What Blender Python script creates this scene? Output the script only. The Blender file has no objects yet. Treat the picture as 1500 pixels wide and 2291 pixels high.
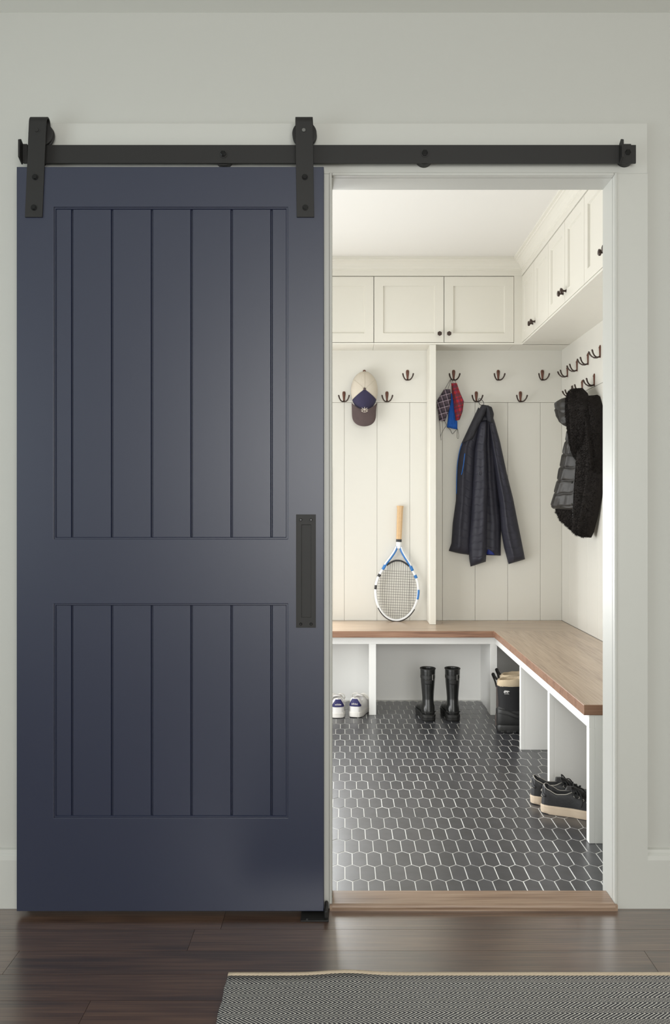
import bpy, bmesh, math, random
from mathutils import Vector, Matrix
random.seed(7)
PI = math.pi
scene = bpy.context.scene
COL = scene.collection

# ------------------------------------------------------------------ camera
F, CX, CY, H = 2050.0, 772.0, 1138.0, 1.144      # focal length (px), vanishing point, eye height (m)
cam = bpy.data.cameras.new('camera')
cam.sensor_fit = 'HORIZONTAL'; cam.sensor_width = 36.0
cam.lens = F / 1500.0 * 36.0
cam.shift_x = (750.0 - CX) / 1500.0
cam.shift_y = -(1145.5 - CY) / 1500.0
cam.clip_start = 0.05
cam_o = bpy.data.objects.new('camera', cam); COL.objects.link(cam_o)
cam_o.location = (0, 0, H); cam_o.rotation_euler = (PI / 2, 0, 0)
scene.camera = cam_o

# ------------------------------------------------------------------ world, lights, exposure
vs = scene.view_settings
vs.view_transform = 'Standard'; vs.look = 'None'; vs.gamma = 1.0
vs.exposure = 0.0
try: vs.use_curve_mapping = False
except Exception: pass
world = bpy.data.worlds.new('world'); scene.world = world; world.use_nodes = True
world.node_tree.nodes['Background'].inputs[0].default_value = (0.93, 0.97, 1.0, 1)
world.node_tree.nodes['Background'].inputs[1].default_value = 1.6

def area(name, loc, rot, sx, sy, power, color):
    l = bpy.data.lights.new(name, 'AREA'); l.shape = 'RECTANGLE'; l.size = sx; l.size_y = sy
    l.energy = power; l.color = color
    o = bpy.data.objects.new(name, l); COL.objects.link(o); o.location = loc; o.rotation_euler = rot
    return o
# daylight through the room windows (all out of frame)
area('window_light', (0.45, -1.97, 1.50), (PI / 2, 0, 0), 2.0, 1.5, 98, (1.0, 0.985, 0.95))
area('window_light', (-2.17, 0.9, 1.45), (PI / 2, 0, -PI / 2), 1.4, 1.4, 17, (0.80, 0.95, 1.0))
area('low_window_light', (-1.27, 3.75, 0.85), (PI / 2, 0, -PI / 2), 1.7, 1.5, 40, (1.0, 1.0, 0.99))  # unseen low wide window, set low to light the cubbies more than the cabinets
area('window_light', (-0.58, 5.44, 0.95), (-PI / 2, 0, 0), 0.86, 0.74, 26, (0.97, 0.99, 1.0))

# ------------------------------------------------------------------ materials
def lin(c):
    return tuple(((v / 255) / 12.92 if v / 255 <= 0.04045 else ((v / 255 + 0.055) / 1.055) ** 2.4) for v in c) + (1,)

def mat(name, rgb, rough=0.5, metal=0.0, spec=0.5, bump=None, vary=None, sheen=0.0):
    m = bpy.data.materials.new(name); m.use_nodes = True
    nt = m.node_tree; b = nt.nodes['Principled BSDF']
    b.inputs['Base Color'].default_value = lin(rgb)
    b.inputs['Roughness'].default_value = rough; b.inputs['Metallic'].default_value = metal
    b.inputs['Specular IOR Level'].default_value = spec
    if sheen: b.inputs['Sheen Weight'].default_value = sheen
    tc = nt.nodes.new('ShaderNodeTexCoord')
    if bump:
        sc, st = bump
        n = nt.nodes.new('ShaderNodeTexNoise'); n.inputs['Scale'].default_value = sc; n.inputs['Detail'].default_value = 4
        nt.links.new(tc.outputs['Object'], n.inputs['Vector'])
        bp = nt.nodes.new('ShaderNodeBump'); bp.inputs['Strength'].default_value = st; bp.inputs['Distance'].default_value = 0.004
        nt.links.new(n.outputs['Fac'], bp.inputs['Height']); nt.links.new(bp.outputs['Normal'], b.inputs['Normal'])
    if vary:
        sc, amt = vary
        n = nt.nodes.new('ShaderNodeTexNoise'); n.inputs['Scale'].default_value = sc; n.inputs['Detail'].default_value = 5
        nt.links.new(tc.outputs['Object'], n.inputs['Vector'])
        r = nt.nodes.new('ShaderNodeMapRange'); r.inputs[3].default_value = 1 - amt; r.inputs[4].default_value = 1 + amt
        nt.links.new(n.outputs['Fac'], r.inputs[0])
        mx = nt.nodes.new('ShaderNodeMix'); mx.data_type = 'RGBA'; mx.blend_type = 'MULTIPLY'; mx.inputs[0].default_value = 1
        mx.inputs[6].default_value = lin(rgb); nt.links.new(r.outputs[0], mx.inputs[7])
        nt.links.new(mx.outputs[2], b.inputs['Base Color'])
    return m

def wood(name, dark, mid, light, axis='X', rough=0.3, scale=1.0, spec=0.5, seed=0.0, rnd=0.25, coat=0.0):
    m = bpy.data.materials.new(name); m.use_nodes = True
    nt = m.node_tree; N = nt.nodes; L = nt.links; b = N['Principled BSDF']
    tc = N.new('ShaderNodeTexCoord'); oi = N.new('ShaderNodeObjectInfo')
    off = N.new('ShaderNodeVectorMath'); off.operation = 'SCALE'; off.inputs[0].default_value = (17.3, 9.1, 5.7)
    mulr = N.new('ShaderNodeMath'); mulr.operation = 'MULTIPLY_ADD'; mulr.inputs[1].default_value = 9; mulr.inputs[2].default_value = seed
    L.new(oi.outputs['Random'], mulr.inputs[0]); L.new(mulr.outputs[0], off.inputs['Scale'])
    add = N.new('ShaderNodeVectorMath'); add.operation = 'ADD'
    L.new(tc.outputs['Object'], add.inputs[0]); L.new(off.outputs[0], add.inputs[1])
    def mapped(a, c):
        mp = N.new('ShaderNodeMapping'); mp.inputs['Scale'].default_value = (a, c, c) if axis == 'X' else (c, a, c)
        L.new(add.outputs[0], mp.inputs['Vector']); return mp
    m1 = mapped(1.1 * scale, 9 * scale); n1 = N.new('ShaderNodeTexNoise'); n1.inputs['Scale'].default_value = 1.0
    n1.inputs['Detail'].default_value = 3; n1.inputs['Distortion'].default_value = 1.2
    L.new(m1.outputs[0], n1.inputs['Vector'])
    # cathedral rings out of the noise
    mr = N.new('ShaderNodeMath'); mr.operation = 'MULTIPLY'; mr.inputs[1].default_value = 14; L.new(n1.outputs['Fac'], mr.inputs[0])
    sn = N.new('ShaderNodeMath'); sn.operation = 'SINE'; L.new(mr.outputs[0], sn.inputs[0])
    m2 = mapped(5 * scale, 170 * scale); n2 = N.new('ShaderNodeTexNoise'); n2.inputs['Scale'].default_value = 1.0; n2.inputs['Detail'].default_value = 4
    L.new(m2.outputs[0], n2.inputs['Vector'])
    s1 = N.new('ShaderNodeMath'); s1.operation = 'MULTIPLY_ADD'; s1.inputs[1].default_value = 0.11; L.new(sn.outputs[0], s1.inputs[0]); L.new(n2.outputs['Fac'], s1.inputs[2])
    s2 = N.new('ShaderNodeMath'); s2.operation = 'MULTIPLY_ADD'; s2.inputs[1].default_value = rnd; L.new(oi.outputs['Random'], s2.inputs[0]); L.new(s1.outputs[0], s2.inputs[2])
    s3 = N.new('ShaderNodeMath'); s3.operation = 'SUBTRACT'; s3.inputs[1].default_value = rnd / 2; L.new(s2.outputs[0], s3.inputs[0])
    r = N.new('ShaderNodeValToRGB'); e = r.color_ramp.elements
    e[0].position = 0.25; e[0].color = lin(dark); e[1].position = 0.8; e[1].color = lin(light)
    k = e.new(0.5); k.color = lin(mid)
    L.new(s3.outputs[0], r.inputs['Fac']); L.new(r.outputs['Color'], b.inputs['Base Color'])
    rr = N.new('ShaderNodeMapRange'); rr.inputs[3].default_value = rough + 0.06; rr.inputs[4].default_value = rough - 0.04
    L.new(n2.outputs['Fac'], rr.inputs[0]); L.new(rr.outputs[0], b.inputs['Roughness'])
    bp = N.new('ShaderNodeBump'); bp.inputs['Strength'].default_value = 0.06; bp.inputs['Distance'].default_value = 0.002
    L.new(s1.outputs[0], bp.inputs['Height']); L.new(bp.outputs['Normal'], b.inputs['Normal'])
    b.inputs['Specular IOR Level'].default_value = spec
    b.inputs['Coat Weight'].default_value = coat; b.inputs['Coat Roughness'].default_value = 0.24; b.inputs['Coat IOR'].default_value = 2.1
    return m

def plaid(name, base, lines, c2=None):
    """woven check: lines = [(period, width, offset, axis(0 x /1 z), rgb, strength)]"""
    m = bpy.data.materials.new(name); m.use_nodes = True
    nt = m.node_tree; N = nt.nodes; L = nt.links; b = N['Principled BSDF']; b.inputs['Roughness'].default_value = 0.9
    tc = N.new('ShaderNodeTexCoord'); mp = N.new('ShaderNodeMapping'); mp.inputs['Rotation'].default_value = (0, 0.28, 0)
    L.new(tc.outputs['Object'], mp.inputs['Vector'])
    sp = N.new('ShaderNodeSeparateXYZ'); L.new(mp.outputs[0], sp.inputs[0])
    cur = None
    for per, wid, o, ax, rgb, st in lines:
        a = N.new('ShaderNodeMath'); a.operation = 'MULTIPLY_ADD'; a.inputs[1].default_value = 1 / per; a.inputs[2].default_value = o + 50
        L.new(sp.outputs[0 if ax == 0 else 2], a.inputs[0])
        f = N.new('ShaderNodeMath'); f.operation = 'FRACT'; L.new(a.outputs[0], f.inputs[0])
        g = N.new('ShaderNodeMath'); g.operation = 'LESS_THAN'; g.inputs[1].default_value = wid; L.new(f.outputs[0], g.inputs[0])
        s = N.new('ShaderNodeMath'); s.operation = 'MULTIPLY'; s.inputs[1].default_value = st; L.new(g.outputs[0], s.inputs[0])
        mx = N.new('ShaderNodeMix'); mx.data_type = 'RGBA'
        L.new(s.outputs[0], mx.inputs[0])
        if cur is None: mx.inputs[6].default_value = lin(base)
        else: L.new(cur, mx.inputs[6])
        mx.inputs[7].default_value = lin(rgb); cur = mx.outputs[2]
    L.new(cur, b.inputs['Base Color'])
    return m

def rug_mat():
    m = bpy.data.materials.new('rug_herringbone'); m.use_nodes = True
    nt = m.node_tree; N = nt.nodes; L = nt.links; b = N['Principled BSDF']; b.inputs['Roughness'].default_value = 0.95
    b.inputs['Specular IOR Level'].default_value = 0.1
    tc = N.new('ShaderNodeTexCoord'); nz = N.new('ShaderNodeTexNoise'); nz.inputs['Scale'].default_value = 9; nz.inputs['Detail'].default_value = 2
    L.new(tc.outputs['Object'], nz.inputs['Vector'])
    sp = N.new('ShaderNodeSeparateXYZ'); L.new(tc.outputs['Object'], sp.inputs[0])
    def math_(op, a, c=None, d=None):
        n = N.new('ShaderNodeMath'); n.operation = op
        for i, v in enumerate((a, c, d)):
            if v is None: continue
            if isinstance(v, (int, float)): n.inputs[i].default_value = v
            else: L.new(v, n.inputs[i])
        return n.outputs[0]
    wob = math_('MULTIPLY_ADD', nz.outputs['Fac'], 0.010, -0.005)
    y = math_('ADD', sp.outputs[1], wob)
    tri = math_('PINGPONG', math_('DIVIDE', y, 0.0215), 1.0)
    ph = math_('ADD', math_('DIVIDE', sp.outputs[0], 0.0105), math_('MULTIPLY', tri, 2.7))
    fr = math_('FRACT', math_('ADD', ph, 100.0))
    line = math_('PINGPONG', fr, 0.5)                       # 0..0.5
    bead = math_('PINGPONG', math_('DIVIDE', y, 0.0027), 0.5)
    v = math_('ADD', line, math_('MULTIPLY', bead, 0.30))
    nf = N.new('ShaderNodeTexNoise'); nf.inputs['Scale'].default_value = 420; L.new(tc.outputs['Object'], nf.inputs['Vector'])
    v2 = math_('ADD', v, math_('MULTIPLY_ADD', nf.outputs['Fac'], 0.22, -0.14))
    r = N.new('ShaderNodeValToRGB'); e = r.color_ramp.elements
    e[0].position = 0.30; e[0].color = lin((58, 58, 64)); e[1].position = 0.42; e[1].color = lin((204, 200, 192))
    L.new(v2, r.inputs['Fac']); L.new(r.outputs['Color'], b.inputs['Base Color'])
    bp = N.new('ShaderNodeBump'); bp.inputs['Strength'].default_value = 0.6; bp.inputs['Distance'].default_value = 0.0025
    L.new(v2, bp.inputs['Height']); L.new(bp.outputs['Normal'], b.inputs['Normal'])
    return m

def tile_mat():
    m = bpy.data.materials.new('slate_tile'); m.use_nodes = True
    nt = m.node_tree; N = nt.nodes; L = nt.links; b = N['Principled BSDF']
    tc = N.new('ShaderNodeTexCoord'); oi = N.new('ShaderNodeObjectInfo')
    n = N.new('ShaderNodeTexNoise'); n.inputs['Scale'].default_value = 26; n.inputs['Detail'].default_value = 6
    ad = N.new('ShaderNodeVectorMath'); ad.operation = 'ADD'
    L.new(tc.outputs['Object'], ad.inputs[0]); L.new(oi.outputs['Location'], ad.inputs[1]); L.new(ad.outputs[0], n.inputs['Vector'])
    s = N.new('ShaderNodeMath'); s.operation = 'MULTIPLY_ADD'; s.inputs[1].default_value = 0.35; L.new(oi.outputs['Random'], s.inputs[0]); L.new(n.outputs['Fac'], s.inputs[2])
    r = N.new('ShaderNodeValToRGB'); e = r.color_ramp.elements
    e[0].position = 0.35; e[0].color = lin((46, 47, 51)); e[1].position = 0.95; e[1].color = lin((66, 67, 72))
    L.new(s.outputs[0], r.inputs['Fac']); L.new(r.outputs['Color'], b.inputs['Base Color'])
    b.inputs['Roughness'].default_value = 0.34; b.inputs['Specular IOR Level'].default_value = 0.6; b.inputs['IOR'].default_value = 1.9
    bp = N.new('ShaderNodeBump'); bp.inputs['Strength'].default_value = 0.10; bp.inputs['Distance'].default_value = 0.002
    L.new(n.outputs['Fac'], bp.inputs['Height']); L.new(bp.outputs['Normal'], b.inputs['Normal'])
    return m

M = {
 'wall': mat('wall_paint', (184, 184, 178), 0.75, bump=(180, 0.03)),
 'ceiling': mat('ceiling_paint', (226, 226, 220), 0.85),
 'trim': mat('trim_paint', (190, 190, 184), 0.42),
 'white': mat('cabinet_paint', (224, 221, 211), 0.36),
 'panel': mat('panelling_paint', (216, 214, 206), 0.42),
 'mwhite': mat('mudroom_ceiling_paint', (226, 224, 219), 0.8),
 'cubby': mat('cubby_paint', (242, 242, 239), 0.38),  # paint lifted brighter to stand in for fill light under the bench
 'navy': mat('navy_paint', (38, 43, 62), 0.38, spec=0.6, bump=(90, 0.02)),
 'black': mat('black_powdercoat', (34, 33, 32), 0.55, spec=0.35),
 'blackmetal': mat('black_bolt_metal', (30, 30, 30), 0.25, metal=0.6),
 'steel': mat('bolt_steel', (120, 120, 118), 0.35, metal=0.9),
 'bronze': mat('oiled_bronze', (104, 66, 52), 0.42, metal=0.3),
 'bronze_dark': mat('dark_bronze', (62, 48, 42), 0.42, metal=0.35),
 'grout': mat('pale_grout', (236, 236, 233), 0.8),
 'tile': tile_mat(),
 'floor': wood('dark_oak', (54, 38, 30), (80, 57, 44), (104, 78, 61), 'X', 0.30, 1.0, 0.6, rnd=0.16, coat=1.0),
 'floor_gap': mat('floor_gap', (22, 15, 12), 0.8),
 'threshold': wood('threshold_oak', (122, 98, 80), (146, 122, 102), (164, 142, 122), 'X', 0.35, 1.0, seed=3.0),
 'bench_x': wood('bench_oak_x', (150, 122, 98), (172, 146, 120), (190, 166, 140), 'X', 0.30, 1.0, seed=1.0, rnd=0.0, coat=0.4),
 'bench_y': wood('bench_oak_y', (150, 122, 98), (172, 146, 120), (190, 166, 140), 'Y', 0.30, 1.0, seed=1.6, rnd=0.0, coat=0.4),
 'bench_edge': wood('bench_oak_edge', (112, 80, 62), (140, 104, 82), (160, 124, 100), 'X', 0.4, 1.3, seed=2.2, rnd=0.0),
 'rug': rug_mat(),
 'rug_edge': mat('rug_binding', (206, 188, 164), 0.95, bump=(500, 0.8), vary=(300, 0.25)),
 'jacket': mat('jacket_nylon', (45, 45, 56), 0.55, spec=0.4, bump=(140, 0.10), vary=(9, 0.12)),
 'jacket_knit': mat('jacket_collar', (46, 46, 52), 0.8, bump=(300, 0.2)),
 'blue': mat('bright_blue', (22, 96, 176), 0.5),
 'blue_lining': mat('blue_lining', (28, 46, 130), 0.6),
 'emblem_grey': mat('emblem_thread', (92, 92, 100), 0.7),
 'coat': mat('black_quilted_nylon', (42, 40, 38), 0.46, spec=0.45, bump=(60, 0.25)),
 'fur': mat('black_fur', (30, 26, 24), 0.8, spec=0.2, vary=(160, 0.45)),
 'snap': mat('snap_metal', (170, 168, 162), 0.3, metal=0.9),
 'cap_mesh': mat('cap_mesh_cream', (214, 205, 190), 0.9, bump=(700, 0.6)),
 'cap_navy': mat('cap_navy', (50, 46, 74), 0.85, bump=(500, 0.3), vary=(30, 0.15)),
 'cap_brim': mat('cap_brim_brown', (88, 74, 74), 0.85, bump=(500, 0.3), vary=(30, 0.15)),
 'cap_thread': mat('cap_emblem_thread', (222, 212, 200), 0.8),
 'grey_plaid': plaid('grey_plaid', (86, 74, 84), [(0.030, 0.32, 0.1, 0, (56, 50, 60), 0.7), (0.034, 0.32, 0.5, 1, (54, 48, 58), 0.7),
        (0.030, 0.09, 0.2, 0, (196, 178, 196), 0.8), (0.034, 0.09, 0.6, 1, (200, 184, 198), 0.8)]),
 'red_plaid': plaid('red_plaid', (188, 44, 52), [(0.026, 0.42, 0.3, 0, (112, 44, 56), 0.75), (0.026, 0.42, 0.1, 1, (104, 48, 58), 0.75),
        (0.026, 0.12, 0.5, 0, (62, 52, 110), 0.8), (0.052, 0.15, 0.2, 1, (70, 66, 70), 0.7)]),
 'mask_blue': mat('mask_blue', (26, 92, 184), 0.85, vary=(60, 0.25)),
 'cord': mat('black_cord', (22, 22, 22), 0.8),
 'rk_white': mat('racket_white', (226, 228, 230), 0.25),
 'rk_blue': mat('racket_blue', (34, 112, 184), 0.3),
 'rk_black': mat('racket_black', (40, 40, 42), 0.5),
 'grip': mat('grip_tape_tan', (206, 174, 134), 0.85, bump=(200, 0.3), vary=(60, 0.12)),
 'string': mat('racket_string', (70, 66, 62), 0.6),
 'rubber': mat('black_rubber', (28, 29, 28), 0.30, spec=0.55),
 'rubber_sole': mat('black_rubber_sole', (32, 32, 31), 0.5),
 'dark_in': mat('dark_lining', (18, 15, 14), 0.9),
 'leather_white': mat('white_leather', (226, 224, 222), 0.5, bump=(220, 0.08)),
 'sole_white': mat('white_sole', (222, 219, 214), 0.55),
 'tab_navy': mat('navy_heel_tab', (38, 36, 92), 0.5),
 'lace_white': mat('white_lace', (232, 228, 220), 0.9),
 'leather_black': mat('black_leather', (40, 40, 42), 0.45, bump=(160, 0.2)),
 'black_cloth': mat('black_cloth', (22, 22, 23), 0.9),
 'edge_grey': mat('pale_piping', (176, 172, 164), 0.7),
 'sole_cream': mat('cream_sole', (206, 188, 166), 0.6, vary=(40, 0.08)),
 'sb_nylon': mat('snow_boot_nylon', (30, 30, 32), 0.7, bump=(300, 0.2)),
 'sb_rubber': mat('snow_boot_rubber', (38, 38, 38), 0.45),
 'sb_brown': mat('snow_boot_back_strip', (62, 52, 48), 0.6),
 'felt': mat('felt_liner', (206, 188, 160), 0.95, bump=(260, 0.5)),
}

# ------------------------------------------------------------------ mesh helpers
def tag(o, label, cat, group=None):
    o['label'] = label; o['category'] = cat
    if group: o['group'] = group
    return o

def root(name, label, cat, loc=(0, 0, 0), rotz=0.0, group=None):
    o = bpy.data.objects.new(name, None); COL.objects.link(o)
    o.empty_display_size = 0.05; o.location = loc; o.rotation_euler = (0, 0, rotz)
    return tag(o, label, cat, group)

def link(name, me, m, parent=None, world=True):
    o = bpy.data.objects.new(name, me); COL.objects.link(o)
    if m is not None and not me.materials:
        for k in (m if isinstance(m, (list, tuple)) else [m]): me.materials.append(k)
    if parent is not None:
        o.parent = parent
        if world and parent.type == 'EMPTY':
            o.matrix_parent_inverse = Matrix.LocRotScale(parent.location, parent.rotation_euler, None).inverted()
    return o

def bevel(o, w, seg=2):
    b = o.modifiers.new('bevel', 'BEVEL'); b.width = w; b.segments = seg; b.limit_method = 'ANGLE'; b.angle_limit = 0.6
    return o

class MB:
    def __init__(s): s.v = []; s.f = []; s.mi = []
    def add(s, v, f, mi=0):
        k = len(s.v); s.v += [tuple(p) for p in v]; s.f += [tuple(i + k for i in q) for q in f]; s.mi += [mi] * len(f); return s
    def box(s, x0, x1, y0, y1, z0, z1, mi=0):
        v = [(x0, y0, z0), (x1, y0, z0), (x1, y1, z0), (x0, y1, z0), (x0, y0, z1), (x1, y0, z1), (x1, y1, z1), (x0, y1, z1)]
        return s.add(v, [(0, 3, 2, 1), (4, 5, 6, 7), (0, 1, 5, 4), (1, 2, 6, 5), (2, 3, 7, 6), (3, 0, 4, 7)], mi)
    def loft(s, rings, cap0=True, cap1=True, closed=True, mi=0):
        n = len(rings[0]); v = [p for r in rings for p in r]; f = []
        for i in range(len(rings) - 1):
            for j in range(n if closed else n - 1):
                a, b = i * n + j, i * n + (j + 1) % n
                f.append((a, b, b + n, a + n))
        if cap0: f.append(tuple(reversed(range(n))))
        if cap1: f.append(tuple((len(rings) - 1) * n + j for j in range(n)))
        return s.add(v, f, mi)
    def tube(s, pts, r, n=8, closed=False, mi=0, flat=1.0):
        pts = [Vector(p) for p in pts]; m = len(pts); rings = []; up = Vector((0.13, 0.31, 0.94)).normalized(); prev = None
        for i, p in enumerate(pts):
            if closed: t = pts[(i + 1) % m] - pts[i - 1]
            else: t = pts[min(i + 1, m - 1)] - pts[max(i - 1, 0)]
            t.normalize()
            if prev is None:
                a = t.cross(up)
                if a.length < 0.05: a = t.cross(Vector((1, 0, 0)))
            else: a = prev - t * prev.dot(t)
            a.normalize(); b = t.cross(a); prev = a
            rr = r[i] if isinstance(r, (list, tuple)) else r
            rings.append([p + a * (rr * math.cos(2 * PI * k / n)) + b * (rr * flat * math.sin(2 * PI * k / n)) for k in range(n)])
        if closed: rings.append(rings[0]); return s.loft(rings, False, False, mi=mi)
        return s.loft(rings, mi=mi)
    def cyl(s, c, axis, r, h, n=20, mi=0, r1=None):
        """cylinder starting at c along axis ('x','y','z', sign by h)"""
        r1 = r if r1 is None else r1
        def pt(t, rr, k):
            a = 2 * PI * k / n; u, w = rr * math.cos(a), rr * math.sin(a)
            return {'x': (c[0] + t, c[1] + u, c[2] + w), 'y': (c[0] + u, c[1] + t, c[2] + w), 'z': (c[0] + u, c[1] + w, c[2] + t)}[axis]
        return s.loft([[pt(0, r, k) for k in range(n)], [pt(h, r1, k) for k in range(n)]], mi=mi)
    def prism(s, poly, y0, y1, mi=0):
        """poly in (x,z), extruded y0..y1"""
        n = len(poly)
        v = [(x, y0, z) for x, z in poly] + [(x, y1, z) for x, z in poly]
        f = [tuple(range(n)), tuple(reversed(range(n, 2 * n)))] + [(i, i + n, (i + 1) % n + n, (i + 1) % n) for i in range(n)]
        return s.add(v, f, mi)
    def ring(s, x0, x1, z0, z1, w, y0, y1, ch=0.0, mi=0):
        """rectangular frame facing -y: front y0, back y1, width w, inner edge sloping by ch"""
        O = [(x0, z0), (x1, z0), (x1, z1), (x0, z1)]; I = [(x0 + w, z0 + w), (x1 - w, z0 + w), (x1 - w, z1 - w), (x0 + w, z1 - w)]
        J = [(x0 + w + ch, z0 + w + ch), (x1 - w - ch, z0 + w + ch), (x1 - w - ch, z1 - w - ch), (x0 + w + ch, z1 - w - ch)]
        v = [(x, y0, z) for x, z in O] + [(x, y0, z) for x, z in I] + [(x, y1, z) for x, z in J] + [(x, y1, z) for x, z in O]
        f = []
        for i in range(4):
            j = (i + 1) % 4
            f += [(i, j, 4 + j, 4 + i), (4 + i, 4 + j, 8 + j, 8 + i), (8 + i, 8 + j, 12 + j, 12 + i), (12 + i, 12 + j, j, i)]
        return s.add(v, f, mi)
    def mesh(s, name, smooth=False):
        me = bpy.data.meshes.new(name); me.from_pydata(s.v, [], s.f)
        bm = bmesh.new(); bm.from_mesh(me); bmesh.ops.recalc_face_normals(bm, faces=bm.faces); bm.to_mesh(me); bm.free()
        for p, i in zip(me.polygons, s.mi): p.material_index = i
        if smooth: me.polygons.foreach_set('use_smooth', [True] * len(me.polygons))
        return me
    def build(s, name, m, parent=None, smooth=False, bev=0, world=True):
        o = link(name, s.mesh(name, smooth), m, parent, world)
        if bev: bevel(o, bev)
        return o

def struct(o): o['kind'] = 'structure'; return o

def smooth_sharp(o, ang=0.7):
    me = o.data
    try: me.set_sharp_from_angle(angle=ang)
    except Exception: pass
    return o

def volume(mb, name, m, parent, voxel=0.004, iters=4):
    """fuse overlapping closed shapes into one continuous skin"""
    me = mb.mesh(name); o = bpy.data.objects.new('tmp', me); COL.objects.link(o)
    r = o.modifiers.new('r', 'REMESH'); r.mode = 'VOXEL'; r.voxel_size = voxel
    s = o.modifiers.new('s', 'SMOOTH'); s.factor = 0.5; s.iterations = iters
    dg = bpy.context.evaluated_depsgraph_get(); dg.update()
    me2 = bpy.data.meshes.new_from_object(o.evaluated_get(dg)); me2.name = name
    bpy.data.objects.remove(o); bpy.data.meshes.remove(me)
    me2.materials.clear(); me2.polygons.foreach_set('use_smooth', [True] * len(me2.polygons))
    return link(name, me2, m, parent)

def text_mesh(body, size, ext=0.0003):
    c = bpy.data.curves.new('lettering', 'FONT'); c.body = body; c.size = size; c.extrude = ext; c.align_x = 'CENTER'; c.align_y = 'CENTER'
    o = bpy.data.objects.new('tmp', c); COL.objects.link(o)
    dg = bpy.context.evaluated_depsgraph_get(); dg.update()
    me = bpy.data.meshes.new_from_object(o.evaluated_get(dg)); bpy.data.objects.remove(o)
    me.materials.clear()
    return me

def copy_tree(o, parent=None):
    c = o.copy(); COL.objects.link(c)
    if parent is not None: c.parent = parent
    for ch in o.children: copy_tree(ch, c)
    return c

def WX(px, Y): return (px - CX) * Y / F           # world X / Z of a photo measurement taken on the plane at depth Y
def WZ(py, Y): return H + (CY - py) * Y / F
def lerp(a, b, t): return a + (b - a) * t
def interp(xs, ys, x):
    if x <= xs[0]: return ys[0]
    for i in range(len(xs) - 1):
        if x <= xs[i + 1]:
            t = (x - xs[i]) / (xs[i + 1] - xs[i]); t = t * t * (3 - 2 * t) * 0.5 + t * 0.5
            return lerp(ys[i], ys[i + 1], t)
    return ys[-1]

# ------------------------------------------------------------------ key dimensions (m)
YW, YC = 2.64, 2.62              # hall wall face, casing face
YJ = 2.734                       # back of the door jamb
OX0, OX1, OZ = -0.037, 0.7707, 2.096   # opening
CEIL = 2.573
YB, XR, XL = 5.463, 1.304, -1.32  # mudroom back / right / left wall
TZ = 0.006                       # tile surface
BZ, BF, BXF, BEND = 0.479, 4.976, 0.811, 3.107   # bench height, back-run front edge, right-run front edge, end
CZ0, CYF, CXF = 2.085, 5.2475, 1.016             # wall cabinets: underside, face of back run, face of right run
DTOP = 2.4725

# ------------------------------------------------------------------ hall structure
# wall with doorway
mb = MB()
mb.box(-2.3, OX0 - 0.02, YW, YJ, 0, CEIL).box(OX1 + 0.02, 2.3, YW, YJ, 0, CEIL).box(OX0 - 0.02, OX1 + 0.02, YW, YJ, OZ + 0.02, CEIL)
struct(mb.build('wall_front', M['wall']))
struct(MB().box(-2.3, 2.3, -2.1, YW, CEIL, CEIL + 0.1).build('ceiling', M['ceiling']))
# hall side walls; the wall behind the camera and the left one have windows
mb = MB(); mb.box(-2.3, -0.55, -2.1, -2.0, 0, CEIL).box(1.45, 2.3, -2.1, -2.0, 0, CEIL).box(-0.55, 1.45, -2.1, -2.0, 0, 0.75).box(-0.55, 1.45, -2.1, -2.0, 2.25, CEIL)
struct(mb.build('wall_rear', M['wall']))
struct(MB().box(2.2, 2.3, -2.0, YW, 0, CEIL).build('wall_right', M['wall']))
mb = MB(); mb.box(-2.3, -2.2, -2.0, 0.2, 0, CEIL).box(-2.3, -2.2, 1.6, YW, 0, CEIL).box(-2.3, -2.2, 0.2, 1.6, 0, 0.75).box(-2.3, -2.2, 0.2, 1.6, 2.15, CEIL)
struct(mb.build('wall_left', M['wall']))
def window(name, c, w, h, rotz):
    o = struct(bpy.data.objects.new(name, None)); COL.objects.link(o); o.location = c; o.rotation_euler = (0, 0, rotz)
    f = MB().ring(-w / 2 - 0.07, w / 2 + 0.07, -h / 2 - 0.07, h / 2 + 0.07, 0.07, -0.02, 0.0)
    f.box(-0.02, 0.02, -0.0, 0.03, -h / 2, h / 2)
    f.build('window_frame', M['trim'], o, world=False)
    return o
window('window_1', (0.45, -2.0, 1.5), 2.0, 1.5, PI)
window('window_2', (-2.2, 0.9, 1.45), 1.4, 1.4, PI / 2)

# oak plank floor
fl = struct(MB().box(-2.3, 2.3, -2.1, YW + 0.01, -0.06, -0.004).build('floor', M['floor_gap']))
PW = 0.1205; y1 = 2.612 + PW; row = 0
rp = random.Random(4)
while y1 > -2.0:
    y0 = y1 - PW; x = -2.2 - rp.random() * 1.2 if row != 2 else -2.75
    while x < 2.2:
        ln = rp.uniform(1.5, 2.6); a, b = max(x, -2.2), min(x + ln, 2.2)
        if b - a > 0.05:
            yy1 = min(y1 - 0.0006, YW)
            o = MB().box(a + 0.0005, b - 0.0005, y0 + 0.0006, yy1, -0.016, 0).build('plank', M['floor'], fl)
        x += ln
    y1 = y0; row += 1

# baseboards
def baseboard(name, x0, x1):
    mb = MB(); prof = [(YW, 0.0), (YC, 0.0), (YC, 0.138), (YC + 0.003, 0.150), (YC + 0.009, 0.157), (YC + 0.011, 0.165), (YW, 0.168)]
    mb.loft([[(x0, y, z) for y, z in prof], [(x1, y, z) for y, z in prof]])
    struct(mb.build(name, M['trim']))
CS = 0.904 - 0.037 + 0.0005      # outer edge of the right casing
CS = WX(1450, YC)
baseboard('baseboard_left', -2.2, OX0 - 0.095)
baseboard('baseboard_right', CS, 2.2)

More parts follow.
